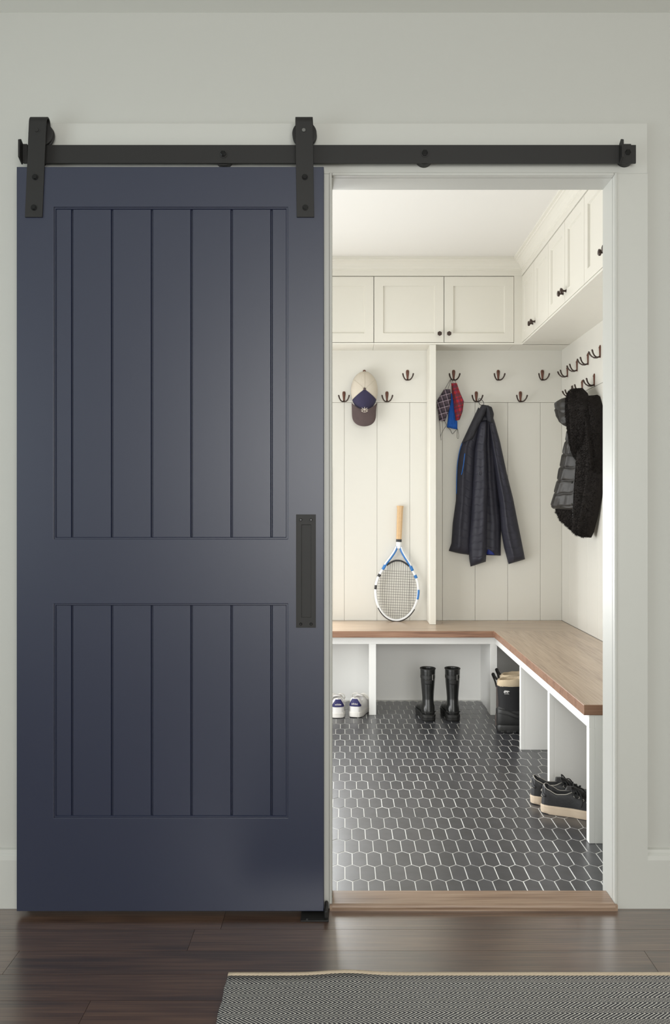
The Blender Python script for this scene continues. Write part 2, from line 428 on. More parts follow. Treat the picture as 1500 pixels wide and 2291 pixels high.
# casing: wide flat head board carrying the rail, two legs, inner bead, jamb
struct(MB().box(WX(60, YC), CS, YC, YW, OZ + 0.006, WZ(275, YC)).build('trim_1', M['trim'], bev=0.002))
struct(MB().box(OX1 + 0.006, CS, YC, YW, 0, OZ + 0.006).build('trim_2', M['trim'], bev=0.0))
struct(MB().box(OX0 - 0.095, OX0 - 0.006, YC, YW, 0, OZ + 0.006).build('trim_3', M['trim'], bev=0.002))
# bead round the opening, standing just proud of the jamb
b = 0.009
mb = MB()
mb.box(OX0 - 0.008, OX0, YC - 0.004, YC + 0.02, 0, OZ + b).box(OX1, OX1 + b, YC - 0.004, YC + 0.02, 0.0, OZ + b).box(OX0, OX1, YC - 0.004, YC + 0.02, OZ, OZ + b)
struct(mb.build('trim_4', M['trim'], bev=0.003))
mb = MB()
mb.box(OX0 - 0.02, OX0, YC + 0.02, YJ + 0.002, 0, OZ).box(OX1, OX1 + 0.02, YC + 0.02, YJ + 0.002, 0, OZ).box(OX0 - 0.02, OX1 + 0.02, YC + 0.02, YJ + 0.002, OZ, OZ + 0.02)
struct(mb.build('door_1', M['trim']))
# oak threshold with a rounded nose
prof = [(2.70, 0.0), (2.70, 0.0185), (2.612, 0.0185), (2.605, 0.0165), (2.602, 0.011), (2.604, 0.004), (2.610, 0.0)]
mb = MB(); mb.loft([[(OX0 + 0.001, y, z) for y, z in prof], [(OX1 - 0.001, y, z) for y, z in prof]])
mb.box(OX0 - 0.006, OX1 + 0.006, 2.6045, 2.6155, 0.0, 0.0165)
struct(mb.build('trim_5', M['threshold']))

# ------------------------------------------------------------------ mudroom structure
mf = struct(MB().box(XL, XR, 2.70, YB, -0.06, TZ - 0.0009).build('floor_mudroom', M['grout']))
# long hexagon tiles
TW, TP, TA = 0.04736, 0.1135, 0.0185
g = 0.0013
h_ = 0.0016
hexp = [(-TW / 2 + g, -TP / 2 + TA / 2 + h_), (0, -TP / 2 - TA / 2 + h_), (TW / 2 - g, -TP / 2 + TA / 2 + h_),
        (TW / 2 - g, TP / 2 - TA / 2 - h_), (0, TP / 2 + TA / 2 - h_), (-TW / 2 + g, TP / 2 - TA / 2 - h_)]
def hexmesh(scale=1.0):
    mb = MB(); mb.loft([[(x, y, -0.006) for x, y in hexp], [(x, y, -0.0006) for x, y in hexp], [(x * 0.975, y * 0.99, 0.0) for x, y in hexp]], cap0=False)
    return mb
tme = hexmesh().mesh('tile'); tme.materials.append(M['tile'])
cells = []
for r in range(-1, 25):
    yc = 2.864 + r * TP
    off = 0.1897 + TW / 2 + (TW / 2 if r % 2 else 0)
    for c in range(-34, 26):
        xc = off + c * TW
        if XL + 0.02 < xc < XR - 0.015 and 2.715 < yc < YB - 0.02: cells.append((xc, yc))
vis = [(x, y) for x, y in cells if (x / y * F + CX) > 735 and x / y * F + CX < 1352 and x < 0.93]
vis.sort(key=lambda p: p[1]); near = set(vis[:300])
rt = random.Random(2)
rest = MB()
for (x, y) in cells:
    dz = rt.uniform(-0.0005, 0.0004)
    if (x, y) in near:
        o = bpy.data.objects.new('tile', tme); COL.objects.link(o); o.parent = mf; o.location = (x, y, TZ + dz)
        o.rotation_euler = (rt.uniform(-0.002, 0.002), rt.uniform(-0.002, 0.002), 0)
    else:
        h = hexmesh(); rest.add([(vx + x, vy + y, vz + TZ + dz) for vx, vy, vz in h.v], h.f)
o = rest.build('tile_field', M['tile'], mf); o['kind'] = 'stuff'

# walls and ceiling
mb = MB(); mb.box(XL, -1.01, YB, YB + 0.1, 0, CEIL).box(-0.15, XR + 0.1, YB, YB + 0.1, 0, CEIL).box(-1.01, -0.15, YB, YB + 0.1, 0, 0.58).box(-1.01, -0.15, YB, YB + 0.1, 1.32, CEIL)
wb = struct(mb.build('wall_back', M['panel']))
wr = struct(MB().box(XR, XR + 0.1, YJ, YB, 0, CEIL).build('wall_mudroom_right', M['panel']))
mb = MB(); mb.box(XL - 0.1, XL, YJ, 2.90, 0, CEIL).box(XL - 0.1, XL, 4.60, YB + 0.1, 0, CEIL).box(XL - 0.1, XL, 2.90, 4.60, 0, 0.10).box(XL - 0.1, XL, 2.90, 4.60, 1.60, CEIL)
struct(mb.build('wall_mudroom_left', M['panel']))
window('window_4', (-0.58, YB, 0.95), 0.86, 0.74, 0)
window('window_3', (XL, 3.75, 0.85), 1.7, 1.5, PI / 2)
struct(MB().box(XL - 0.1, XR + 0.1, YW, YB + 0.1, CEIL, CEIL + 0.1).build('ceiling_mudroom', M['mwhite']))

# tongue-and-groove boards between bench and hook rail, hook rail above
RZ = WZ(901, YB); BP = 0.1945
xs = [-0.0027 + k * BP for k in range(0, 7)] + [XR - 0.012]
xs = [-0.078] + xs
for a, c in zip(xs[:-1], xs[1:]):
    MB().box(a + 0.0006, c - 0.0006, YB - 0.012, YB, BZ, RZ - 0.0007).build('panel_board', M['panel'], wb, bev=0.0016)
MB().box(-0.078, XR - 0.012, YB - 0.014, YB, RZ + 0.0004, CZ0 + 0.01).build('hook_rail', M['panel'], wb, bev=0.002)
ys = [YB - 0.0 - k * BP for k in range(0, 15)]
for a, c in zip(ys[1:], ys[:-1]):
    if a < YJ: break
    MB().box(XR - 0.012, XR, a + 0.0006, c - 0.0006, BZ, RZ - 0.0007).build('panel_board', M['panel'], wr, bev=0.0016)
MB().box(XR - 0.014, XR, YJ, YB - 0.014, RZ + 0.0004, CZ0 + 0.01).build('hook_rail', M['panel'], wr, bev=0.002)

# ------------------------------------------------------------------ wall cabinets
def knob(parent, x, z, y):
    mb = MB(); mb.cyl((x, y, z), 'y', 0.0045, -0.018, 12)
    hexa = lambda yy, r: [(x + r * math.cos(PI / 6 + k * PI / 3), yy, z + r * math.sin(PI / 6 + k * PI / 3)) for k in range(6)]
    mb.loft([hexa(y - 0.016, 0.009), hexa(y - 0.019, 0.0135), hexa(y - 0.026, 0.0135), hexa(y - 0.028, 0.0105)])
    mb.cyl((x, y, z), 'y', 0.0075, -0.002, 14)
    return mb.build('knob', M['bronze_dark'], parent)

def cabinet(label, w, depth, loc, rotz, group):
    """local frame: x 0..w along the face, face at y=0 looking to -y, z=0 underside"""
    t = root('wall_cabinet', label, 'cabinet', (0, 0, 0), 0, group)
    hh = CEIL - CZ0 - 0.002
    MB().box(0.0005, w - 0.0005, 0.0, depth, 0, hh).build('carcass', M['white'], t, bev=0.001)
    MB().box(0.0005, w - 0.0005, -0.012, 0.0, DTOP + 0.003 - CZ0, hh - 0.0).build('top_rail', M['white'], t)
    MB().box(0.0005, w - 0.0005, -0.017, 0.0, 0, 0.0095).build('bottom_rail', M['white'], t)
    for k in (0, 1):
        x0, x1 = k * w / 2 + 0.0019, (k + 1) * w / 2 - 0.0019
        z0, z1 = 0.012, DTOP - CZ0
        d = MB().ring(x0, x1, z0, z1, 0.052, -0.019, -0.004, 0.006).build('cabinet_door', M['white'], t, bev=0.0007)
        MB().box(x0 + 0.054, x1 - 0.054, -0.0095, -0.003, z0 + 0.054, z1 - 0.054).build('door_panel', M['white'], d)
        knob(d, w / 2 + (-0.027 if k == 0 else 0.027), 0.058, -0.019)
    t.location = loc; t.rotation_euler = (0, 0, rotz)
    return t
yf = CYF + 0.019
cabinet('white wall cabinet over the cap, cut off by the navy door', 0.804, YB - yf, (-0.6375, yf, CZ0), 0, 'white wall cabinets of the mudroom')
cabinet('white two-door wall cabinet on the back wall with two centred dark knobs', 0.804, YB - yf, (0.1664, yf, CZ0), 0, 'white wall cabinets of the mudroom')
xf = CXF + 0.019
cab_l = ['white side-wall cabinet nearest the back corner, its knobs seen from the side',
         'white side-wall cabinet with knobs, second from the back corner',
         'white side-wall cabinet cut off by the right door jamb']
for k in range(3):
    cabinet(cab_l[k], 0.686, XR - xf - 0.001, (xf, 5.26 - 0.686 * k, CZ0), -PI / 2, 'white wall cabinets of the mudroom')
# filler in the corner
mb = MB(); mb.box(0.9704, XR - 0.015, CYF + 0.002, YB - 0.001, CZ0, CEIL - 0.002)
struct(mb.build('trim_6', M['white']))
# crown moulding, mitred in the corner
prof = [(0.003, 2.477), (0.003, 2.506), (0.007, 2.508), (0.007, 2.514), (0.012, 2.518), (0.017, 2.530), (0.026, 2.542), (0.038, 2.551),
        (0.044, 2.553), (0.046, 2.559), (0.057, 2.561), (0.057, 2.573), (-0.006, 2.573), (-0.006, 2.477)]
def path(p): return [(-1.3, CYF - p), (CXF - p, CYF - p), (CXF - p, 3.2)]
mb = MB(); mb.loft([[(path(p)[k][0], path(p)[k][1], z) for p, z in prof] for k in range(3)])
struct(mb.build('trim_7', M['white']))

# ------------------------------------------------------------------ divider, bench
tag(MB().box(0.487, 0.523, CYF + 0.004, YB - 0.015, BZ + 0.0005, CZ0 - 0.0005).build('locker_divider', M['white'], bev=0.0015),
    'tall white divider panel standing on the bench between racket and jacket', 'divider')
BT = 0.036
mb = MB()
xo = XR - 0.013; yo = YB - 0.013
pts = [(XL + 0.02, BF), (BXF, BF), (BXF, BEND), (xo, BEND), (xo, BF), (xo, yo), (XL + 0.02, yo)]
top = [(x, y, BZ) for x, y in pts]; bot = [(x, y, BZ - BT) for x, y in pts]
V = top + bot; n = 7
mb.add(V, [(1, 2, 3, 4), ], 1); mb.add(V, [(0, 1, 4, 5, 6)], 0)
mb.add(V, [(8, 11, 10, 9), (7, 13, 12, 11, 8)], 0)
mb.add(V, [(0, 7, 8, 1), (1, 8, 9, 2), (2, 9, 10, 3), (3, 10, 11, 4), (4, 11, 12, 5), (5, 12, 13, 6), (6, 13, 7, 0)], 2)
me = bpy.data.meshes.new('oak_bench'); me.from_pydata(mb.v, [], mb.f)
bm = bmesh.new(); bm.from_mesh(me)
for fc, i in zip(bm.faces, mb.mi): fc.material_index = i
bmesh.ops.remove_doubles(bm, verts=bm.verts, dist=1e-5); bmesh.ops.recalc_face_normals(bm, faces=bm.faces); bm.to_mesh(me); bm.free()
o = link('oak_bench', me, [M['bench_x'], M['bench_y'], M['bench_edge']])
bevel(o, 0.0025, 2)
tag(o, 'l-shaped oak bench running along the back and right walls', 'bench')

bb = root('shoe_cubby_unit', 'white painted unit of open shoe cubbies under the oak bench top', 'shoe cubbies', (0.83, 5.05, 0.0))
ZU = BZ - BT; BY, BX = 5.05, 0.83; AZ = 0.3976
W = M['cubby']
MB().box(XL + 0.02, BX - 0.0, BY, BY + 0.02, AZ, ZU - 0.0005).build('apron', W, bb, bev=0.0012)
MB().box(BX, BX + 0.02, BEND + 0.005, BY + 0.02, AZ, ZU - 0.0005).build('apron', W, bb, bev=0.0012)
def stile(x0, x1, y0, y1): MB().box(x0, x1, y0, y1, TZ + 0.0006, AZ).build('stile', W, bb, bev=0.0012)
for x0, x1 in ((0.133, 0.1725), (-0.56, -0.52), (0.803, 0.84)):
    stile(x0, x1, BY, BY + 0.02)
    MB().box(x0 + 0.004, x1 - 0.010, BY + 0.02, YB - 0.02, TZ + 0.0006, ZU - 0.0005).build('divider_panel', W, bb)
for y0, y1 in ((BEND + 0.004, 3.145), (3.715, 3.75), (4.32, 4.352)):
    stile(BX, BX + 0.02, y0, y1)
    MB().box(BX + 0.02, XR - 0.014, y0, y0 + 0.026, TZ + 0.0006, ZU - 0.0005).build('divider_panel', W, bb, bev=0.001)
MB().box(XL + 0.02, XR - 0.02, YB - 0.02, YB - 0.001, TZ + 0.0006, ZU - 0.0005).build('back_panel', W, bb)
MB().box(XR - 0.014, XR - 0.001, BEND + 0.03, YB - 0.02, TZ + 0.0006, ZU - 0.0005).build('back_panel', W, bb)

# ------------------------------------------------------------------ barn door
YD = 2.565; DTH = 0.04; SD = F / YD
def dx(px): return WX(px, YD)
def dz(py): return WZ(py, YD)
door = root('barn_door', 'navy blue sliding barn door with grooved panels and black strap hangers', 'door', ((dx(37) + dx(725)) / 2, YD + DTH / 2, 0.0))
N_ = M['navy']
Dx0, Dx1, Dz0, Dz1 = dx(37), dx(725), dz(2039), dz(373)
Px0, Px1 = dx(120.5), dx(644)
mb = MB()
# frame as one piece: grid with two openings
xsg = [Dx0, Px0, Px1, Dx1]; zsg = [Dz0, dz(1830), dz(1351), dz(1206), dz(463), Dz1]
for i in range(3):
    for k in range(5):
        if i == 1 and k in (1, 3): continue
        mb.box(xsg[i], xsg[i + 1], YD, YD + DTH, zsg[k], zsg[k + 1])
me = bpy.data.meshes.new('frame'); me.from_pydata(mb.v, [], mb.f)
bm = bmesh.new(); bm.from_mesh(me); bmesh.ops.remove_doubles(bm, verts=bm.verts, dist=1e-5)
dup = {}
for fc in list(bm.faces):
    key = tuple(sorted(v.index for v in fc.verts)); dup.setdefault(key, []).append(fc)
bmesh.ops.delete(bm, geom=[x for l in dup.values() if len(l) > 1 for x in l], context='FACES_ONLY')
bmesh.ops.recalc_face_normals(bm, faces=bm.faces)
bmesh.ops.dissolve_limit(bm, angle_limit=0.01, verts=bm.verts, edges=bm.edges); bm.to_mesh(me); bm.free()
fr = link('frame', me, N_, door); bevel(fr, 0.0016, 2)
gx = [120.5, 160, 249.5, 339, 428, 518, 607.5, 644]
for (za, zb) in ((dz(1206), dz(463)), (dz(1830), dz(1351))):
    for k in range(7):
        x0, x1 = dx(gx[k]), dx(gx[k + 1]); gl = 0.0 if k == 0 else 0.0035; gr = 0.0 if k == 6 else 0.0035
        yf_ = YD + 0.007; yg = YD + 0.0125
        poly = [(x0, YD + 0.03), (x0, yg), (x0 + 0.0008, yg), (x0 + gl, yf_), (x1 - gr, yf_), (x1 - 0.0008, yg), (x1, yg), (x1, YD + 0.03)]
        if k == 0: poly = [(x0, YD + 0.03), (x0, yf_), (x1 - gr, yf_), (x1 - 0.0008, yg), (x1, yg), (x1, YD + 0.03)]
        if k == 6: poly = [(x0, YD + 0.03), (x0, yg), (x0 + 0.0008, yg), (x0 + gl, yf_), (x1, yf_), (x1, YD + 0.03)]
        mb = MB(); mb.loft([[(x, y, za + 0.0002) for x, y in poly], [(x, y, zb - 0.0002) for x, y in poly]])
        mb.build('panel_board', N_, door)
    # thin quarter bead inside the opening
    MB().ring(Px0 + 0.0001, Px1 - 0.0001, za + 0.0001, zb - 0.0001, 0.0035, YD + 0.0035, YD + 0.0075, 0.002).build('panel_bead', N_, door)

# flush pull
hx0, hx1, hz0, hz1 = dx(663), dx(707), dz(1404), dz(1151)
mb = MB(); yp = YD - 0.0028
ix0, ix1, iz0, iz1 = dx(675), dx(696.5), dz(1381), dz(1174)
O = [(hx0, hz0), (hx1, hz0), (hx1, hz1), (hx0, hz1)]; I = [(ix0, iz0), (ix1, iz0), (ix1, iz1), (ix0, iz1)]
v = [(x, YD + 0.0004, z) for x, z in O] + [(x, yp, z) for x, z in O] + [(x, yp, z) for x, z in I] + [(x, YD - 0.0004, z) for x, z in I]
f = []
for i in range(4):
    j = (i + 1) % 4; f += [(i, j, 4 + j, 4 + i), (4 + i, 4 + j, 8 + j, 8 + i), (8 + i, 8 + j, 12 + j, 12 + i)]
f += [(12, 13, 14, 15), (0, 3, 2, 1)]
mb.add(v, f)
pull = mb.build('pull_handle', M['black'], door, bev=0.0006)
for px in (673.5, 696.5):
    for py in (1163, 1396):
        MB().cyl((dx(px), yp, dz(py)), 'y', 0.0042, -0.0022, 14, r1=0.0028).build('screw', M['blackmetal'], pull, smooth=False)

# strap hangers with wheels
YT = 2.588                                         # rail front
def hanger(pxt, pxb, wpx):
    xt, xb = dx(pxt), dx(pxb); hw = 0.0243; ztop, zbot = dz(258), dz(487)
    yb_ = YD - 0.0055
    rt_ = 0.0195; yc = YD - 0.0055 + rt_                # loop over the wheel
    side = [(yb_, zbot), (yb_, dz(430)), (yb_, dz(330))]
    for k in range(0, 13):
        a = PI - PI * k / 12; side.append((yc + rt_ * math.cos(a), ztop - rt_ + rt_ * math.sin(a)))
    side += [(yc + rt_, dz(310)), (yc + rt_, dz(318))]
    th = 0.005; rings = []
    def xo(z): return lerp(xb, xt, (z - zbot) / (ztop - zbot))
    for i, (y, z) in enumerate(side):
        p0 = side[max(i - 1, 0)]; p1 = side[min(i + 1, len(side) - 1)]
        t = Vector((p1[0] - p0[0], p1[1] - p0[1])).normalized(); nrm = Vector((t.y, -t.x))
        y2, z2 = y + nrm.x * th, z + nrm.y * th
        c = xo(z)
        rings.append([(c - hw, y, z), (c + hw, y, z), (c + hw, y2, z2), (c - hw, y2, z2)])
    mb = MB(); mb.loft(rings)
    s = mb.build('strap_hanger', M['black'], door, bev=0.0008)
    # wheel
    wx = dx(wpx); wr = 0.0345; wz = WZ(325, YT) + wr - 0.004; y0 = YT - 0.008
    prof = [(0.0, 0.010), (0.0, wr - 0.006), (0.001, wr), (0.006, wr), (0.0085, wr - 0.004), (0.0135, wr - 0.004), (0.016, wr), (0.021, wr), (0.022, wr - 0.006), (0.022, 0.010)]
    rings = [[(wx + r * math.cos(2 * PI * k / 40), y0 + t, wz + r * math.sin(2 * PI * k / 40)) for k in range(40)] for t, r in prof]
    w = MB().loft(rings).build('wheel', M['black'], s, smooth=True); smooth_sharp(w)
    MB().cyl((wx, y0 + 0.03, wz), 'y', 0.006, -0.0305 - (y0 - yb_), 16).build('axle_bolt', M['black'], s)
    MB().cyl((xo(dz(293)) - 0.001, yb_, dz(293)), 'y', 0.0058, -0.002, 18, r1=0.005).build('axle_cap', M['steel'] if pxt > 400 else M['black'], s)
    for py in (398, 466):
        c = xo(dz(py))
        MB().cyl((c, yb_, dz(py)), 'y', 0.0085, -0.0015, 20).cyl((c, yb_ - 0.0015, dz(py)), 'y', 0.0062, -0.005, 6).build('bolt', M['blackmetal'], s)
hanger(86, 76.5, 86.5)
hanger(680.5, 684, 681)

# rail
rail = root('sliding_door_rail', 'long black steel rail bolted above the doorway for the sliding door', 'rail', ((WX(740, YT)), YT + 0.003, WZ(365, YT)))
rx0, rx1, rz0, rz1 = WX(52, YT), WX(1424, YT), WZ(365, YT), WZ(324, YT)
MB().box(rx0, rx1, YT, YT + 0.006, rz0, rz1).build('track_bar', M['black'], rail, bev=0.0008)
for px, py in ((500, 345), (951, 343), (1405, 342), (78, 345)):
    x = WX(px, YT); z = WZ(py, YT)
    MB().cyl((x, YT + 0.006, z - 0.005), 'y', 0.0245, YC - YT - 0.0062, 28).build('spacer', M['black'], rail)
    bo = MB().cyl((x, YT, z), 'y', 0.0115, -0.0016, 24).build('washer', M['black'], rail)
    hx_ = lambda yy, r: [(x + r * math.cos(k * PI / 3), yy, z + r * math.sin(k * PI / 3)) for k in range(6)]
    MB().loft([hx_(YT - 0.0014, 0.0085), hx_(YT - 0.0065, 0.0085), hx_(YT - 0.0075, 0.006)]).build('bolt', M['blackmetal'], rail)
for px0, px1, s in ((1390, 1412, 1), (62, 52, -1)):
    xa = WX(px0, YT); xb = WX(px1, YT)
    mb = MB(); mb.box(min(xa, xb), max(xa, xb), YT - 0.0045, YT - 0.0005, rz0 - 0.001, rz1 + 0.001)
    xf0, xf1 = (xa - 0.005, xa) if s > 0 else (xb - 0.005, xb)
    poly = [(YT - 0.0005, rz0 - 0.004), (YT - 0.028, rz0 + 0.008), (YT - 0.028, rz1 + 0.004), (YT - 0.016, rz1 + 0.010), (YT - 0.0005, rz1 + 0.002)]
    mb.loft([[(xf0, y, z) for y, z in poly], [(xf1, y, z) for y, z in poly]])
    mb.build('end_stop', M['black'], rail, bev=0.0006)

# floor guide under the corner of the door
gx0, gx1 = dx(674), WX(736, 2.55)
gd = root('door_guide', 'small black floor guide bracket at the lower corner of the navy door', 'guide bracket', (gx0 + 0.03, 2.56, 0))
MB().box(gx0, gx1, 2.535, 2.612, 0.0004, 0.0045).build('base_plate', M['black'], gd, bev=0.0008)
prof = [(2.537, 0.0045), (2.612, 0.0045), (2.612, 0.026)] + [(2.575 - 0.037 * math.cos(a), 0.026 + 0.006 * math.sin(a)) for a in [PI - k * PI / 10 for k in range(11)]][::1] + [(2.537, 0.022)]
gxa = Dx1 + 0.0015
MB().box(gxa, gxa + 0.011, 2.540, 2.610, 0.0045, 0.030).build('upright', M['black'], gd, bev=0.006)
MB().cyl((gx0 + 0.018, 2.541, 0.0045), 'z', 0.0035, 0.0018, 12).build('screw', M['steel'], gd)

# ------------------------------------------------------------------ rug
RX0, RX1, RY0, RY1 = -0.285, 1.75, 0.55, 2.248
rg = root('rug', 'flat woven grey and cream herringbone rug on the dark oak floor', 'rug', ((RX0 + RX1) / 2, (RY0 + RY1) / 2, 0))
def rug_top(x, y):
    bx = x - WX(775, 2.25); by = y - 2.248
    return 0.0085 + 0.0065 * math.exp(-(bx / 0.07) ** 2 - (by / 0.08) ** 2) + 0.0008 * math.sin(x * 9) * math.sin(y * 7)
nx, ny = 120, 60
v = []; f = []
for j in range(ny + 1):
    for i in range(nx + 1):
        x = lerp(RX0, RX1, i / nx); y = lerp(RY0, RY1 - 0.019, j / ny)
        v.append((x + (0.0015 * math.sin(y * 60) if i == 0 else 0), y, rug_top(x, y)))
for j in range(ny):
    for i in range(nx):
        a = j * (nx + 1) + i; f.append((a, a + 1, a + nx + 2, a + nx + 1))
k0 = len(v)
bd = [i for i in range(nx + 1)] + [(j) * (nx + 1) + nx for j in range(1, ny + 1)] + [ny * (nx + 1) + i for i in range(nx - 1, -1, -1)] + [j * (nx + 1) for j in range(ny - 1, 0, -1)]
for i in bd: v.append((v[i][0], v[i][1], 0.0006))
for q in range(len(bd)):
    r_ = (q + 1) % len(bd); f.append((bd[q], bd[r_], k0 + r_, k0 + q))
f.append(tuple(k0 + q for q in range(len(bd))))
MB().add(v, f).build('weave', M['rug'], rg, smooth=True)
rings = []
for i in range(nx + 1):
    x = lerp(RX0, RX1, i / nx); zt = rug_top(x, RY1); zb = max(0.0006, zt - 0.0085)
    rings.append([(x, RY1 - 0.0195, zb), (x, RY1 - 0.0195, zt + 0.0006), (x, RY1 - 0.009, zt + 0.0016), (x, RY1 - 0.001, zt - 0.001), (x, RY1 + 0.0005, zb + 0.001), (x, RY1 - 0.001, zb)])
MB().loft(rings).build('edge_binding', M['rug_edge'], rg, smooth=True)

# ------------------------------------------------------------------ coat hooks
def make_hook():
    """local frame: wall plane y=0, hook sticks out to -y, origin at plate centre"""
    t = root('coat_hook', '', 'hook')
    rings = []
    for z, w, d in ((0.031, 0.003, 0.002), (0.0295, 0.0065, 0.0045), (0.026, 0.0088, 0.006), (0.019, 0.0098, 0.0072), (0.010, 0.0092, 0.0072), (0.0, 0.0078, 0.0066), (-0.012, 0.0062, 0.006), (-0.024, 0.0052, 0.006), (-0.031, 0.0048, 0.006), (-0.0335, 0.0025, 0.003)):
        rings.append([(w * math.cos(a), -d * max(0, math.sin(a)), z) for a in [2 * PI * k / 16 for k in range(16)]])
    MB().loft(rings).build('back_plate', M['bronze'], t, smooth=True)
    for z in (0.018,):
        MB().cyl((0, -0.0065, z), 'y', 0.0035, -0.0015, 12).build('screw', M['bronze_dark'], t)
    for s in (-1, 1):
        pts = [(0, -0.004, -0.0275), (s * 0.007, -0.016, -0.0315), (s * 0.015, -0.028, -0.030), (s * 0.022, -0.038, -0.0225), (s * 0.0275, -0.045, -0.012), (s * 0.0305, -0.049, -0.001), (s * 0.0315, -0.0505, 0.004)]
        MB().tube(pts, [0.0042, 0.0040, 0.0038, 0.0036, 0.0040, 0.0047, 0.0034], 10).build('prong', M['bronze_dark'], t, smooth=True)
    return t
H0 = make_hook(); first = True
def put_hook(loc, rotz, label):
    global first
    h = H0 if first else copy_tree(H0)
    first = False
    h.location = loc; h.rotation_euler = (0, 0, rotz); h['label'] = label; h['group'] = 'bronze double coat hooks'
yh = YB - 0.0145
back = [(815.5, 840, 'bronze double hook holding up the baseball cap'),
        (912, 840, 'empty bronze double hook of the upper row between cap and white divider'),
        (1015, 840, 'bronze double hook carrying the cloth face masks'),
        (1114.5, 840, 'empty bronze double hook of the upper back row, directly right of the masks hook'),
        (1213, 840, 'empty bronze double hook, rightmost of the upper row on the back wall'),
        (770, 888, 'empty bronze double hook left of the baseball cap, leftmost of the lower row'),
        (866, 888, 'empty bronze double hook just right of the baseball cap in the lower row'),
        (1065.5, 888, 'bronze double hook carrying the dark quilted jacket'),
        (1164, 888, 'empty bronze double hook in the lower row, right of the quilted jacket')]
for px, py, l in back: put_hook((WX(px, YB), yh, WZ(py, YB)), 0, l)
side = [(1271, 1.938, 'bronze hook of the upper side-wall row, nearest the back corner'),
        (1292.5, 1.938, 'bronze hook of the upper side-wall row, second from the back corner'),
        (1317, 1.938, 'bronze hook of the upper side-wall row, third from the back corner'),
        (1344, 1.938, 'bronze hook of the upper side-wall row, right beside the door jamb'),
        (1282, 1.810, 'bronze hook of the lower side-wall row, partly hidden left of the black coat'),
        (1304, 1.810, 'bronze side-wall hook carrying the black coat, only its tip showing'),
        (1331, 1.810, 'bronze hook of the lower side-wall row, just right above the black coat')]
xh = XR - 0.0145
for px, z, l in side: put_hook((xh, xh * F / (px - CX), z), -PI / 2, l)

# ------------------------------------------------------------------ draped cloth
class Plane:
    """vertical plane from A to B (x,y) with outward normal; photo measurements are taken on it"""
    def __init__(s, A, B):
        s.A = Vector(A); s.d = Vector((B[0] - A[0], B[1] - A[1])); t = s.d.normalized(); s.n = Vector((t.y, -t.x))
    def P(s, px, py, dep):
        k = (px - CX) / F; q = (k * s.A.y - s.A.x) / (s.d.x - k * s.d.y)
        c = s.A + s.d * q
        return Vector((c.x + s.n.x * dep, c.y + s.n.y * dep, WZ(py, c.y)))

def poly_at(pts, v):
    L_ = [0]
    for a, b_ in zip(pts[:-1], pts[1:]): L_.append(L_[-1] + math.hypot(b_[0] - a[0], b_[1] - a[1]))
    d = v * L_[-1]
    for i in range(len(pts) - 1):
        if d <= L_[i + 1] or i == len(pts) - 2:
            t = (d - L_[i]) / max(1e-9, L_[i + 1] - L_[i]); return (lerp(pts[i][0], pts[i + 1][0], t), lerp(pts[i][1], pts[i + 1][1], t))

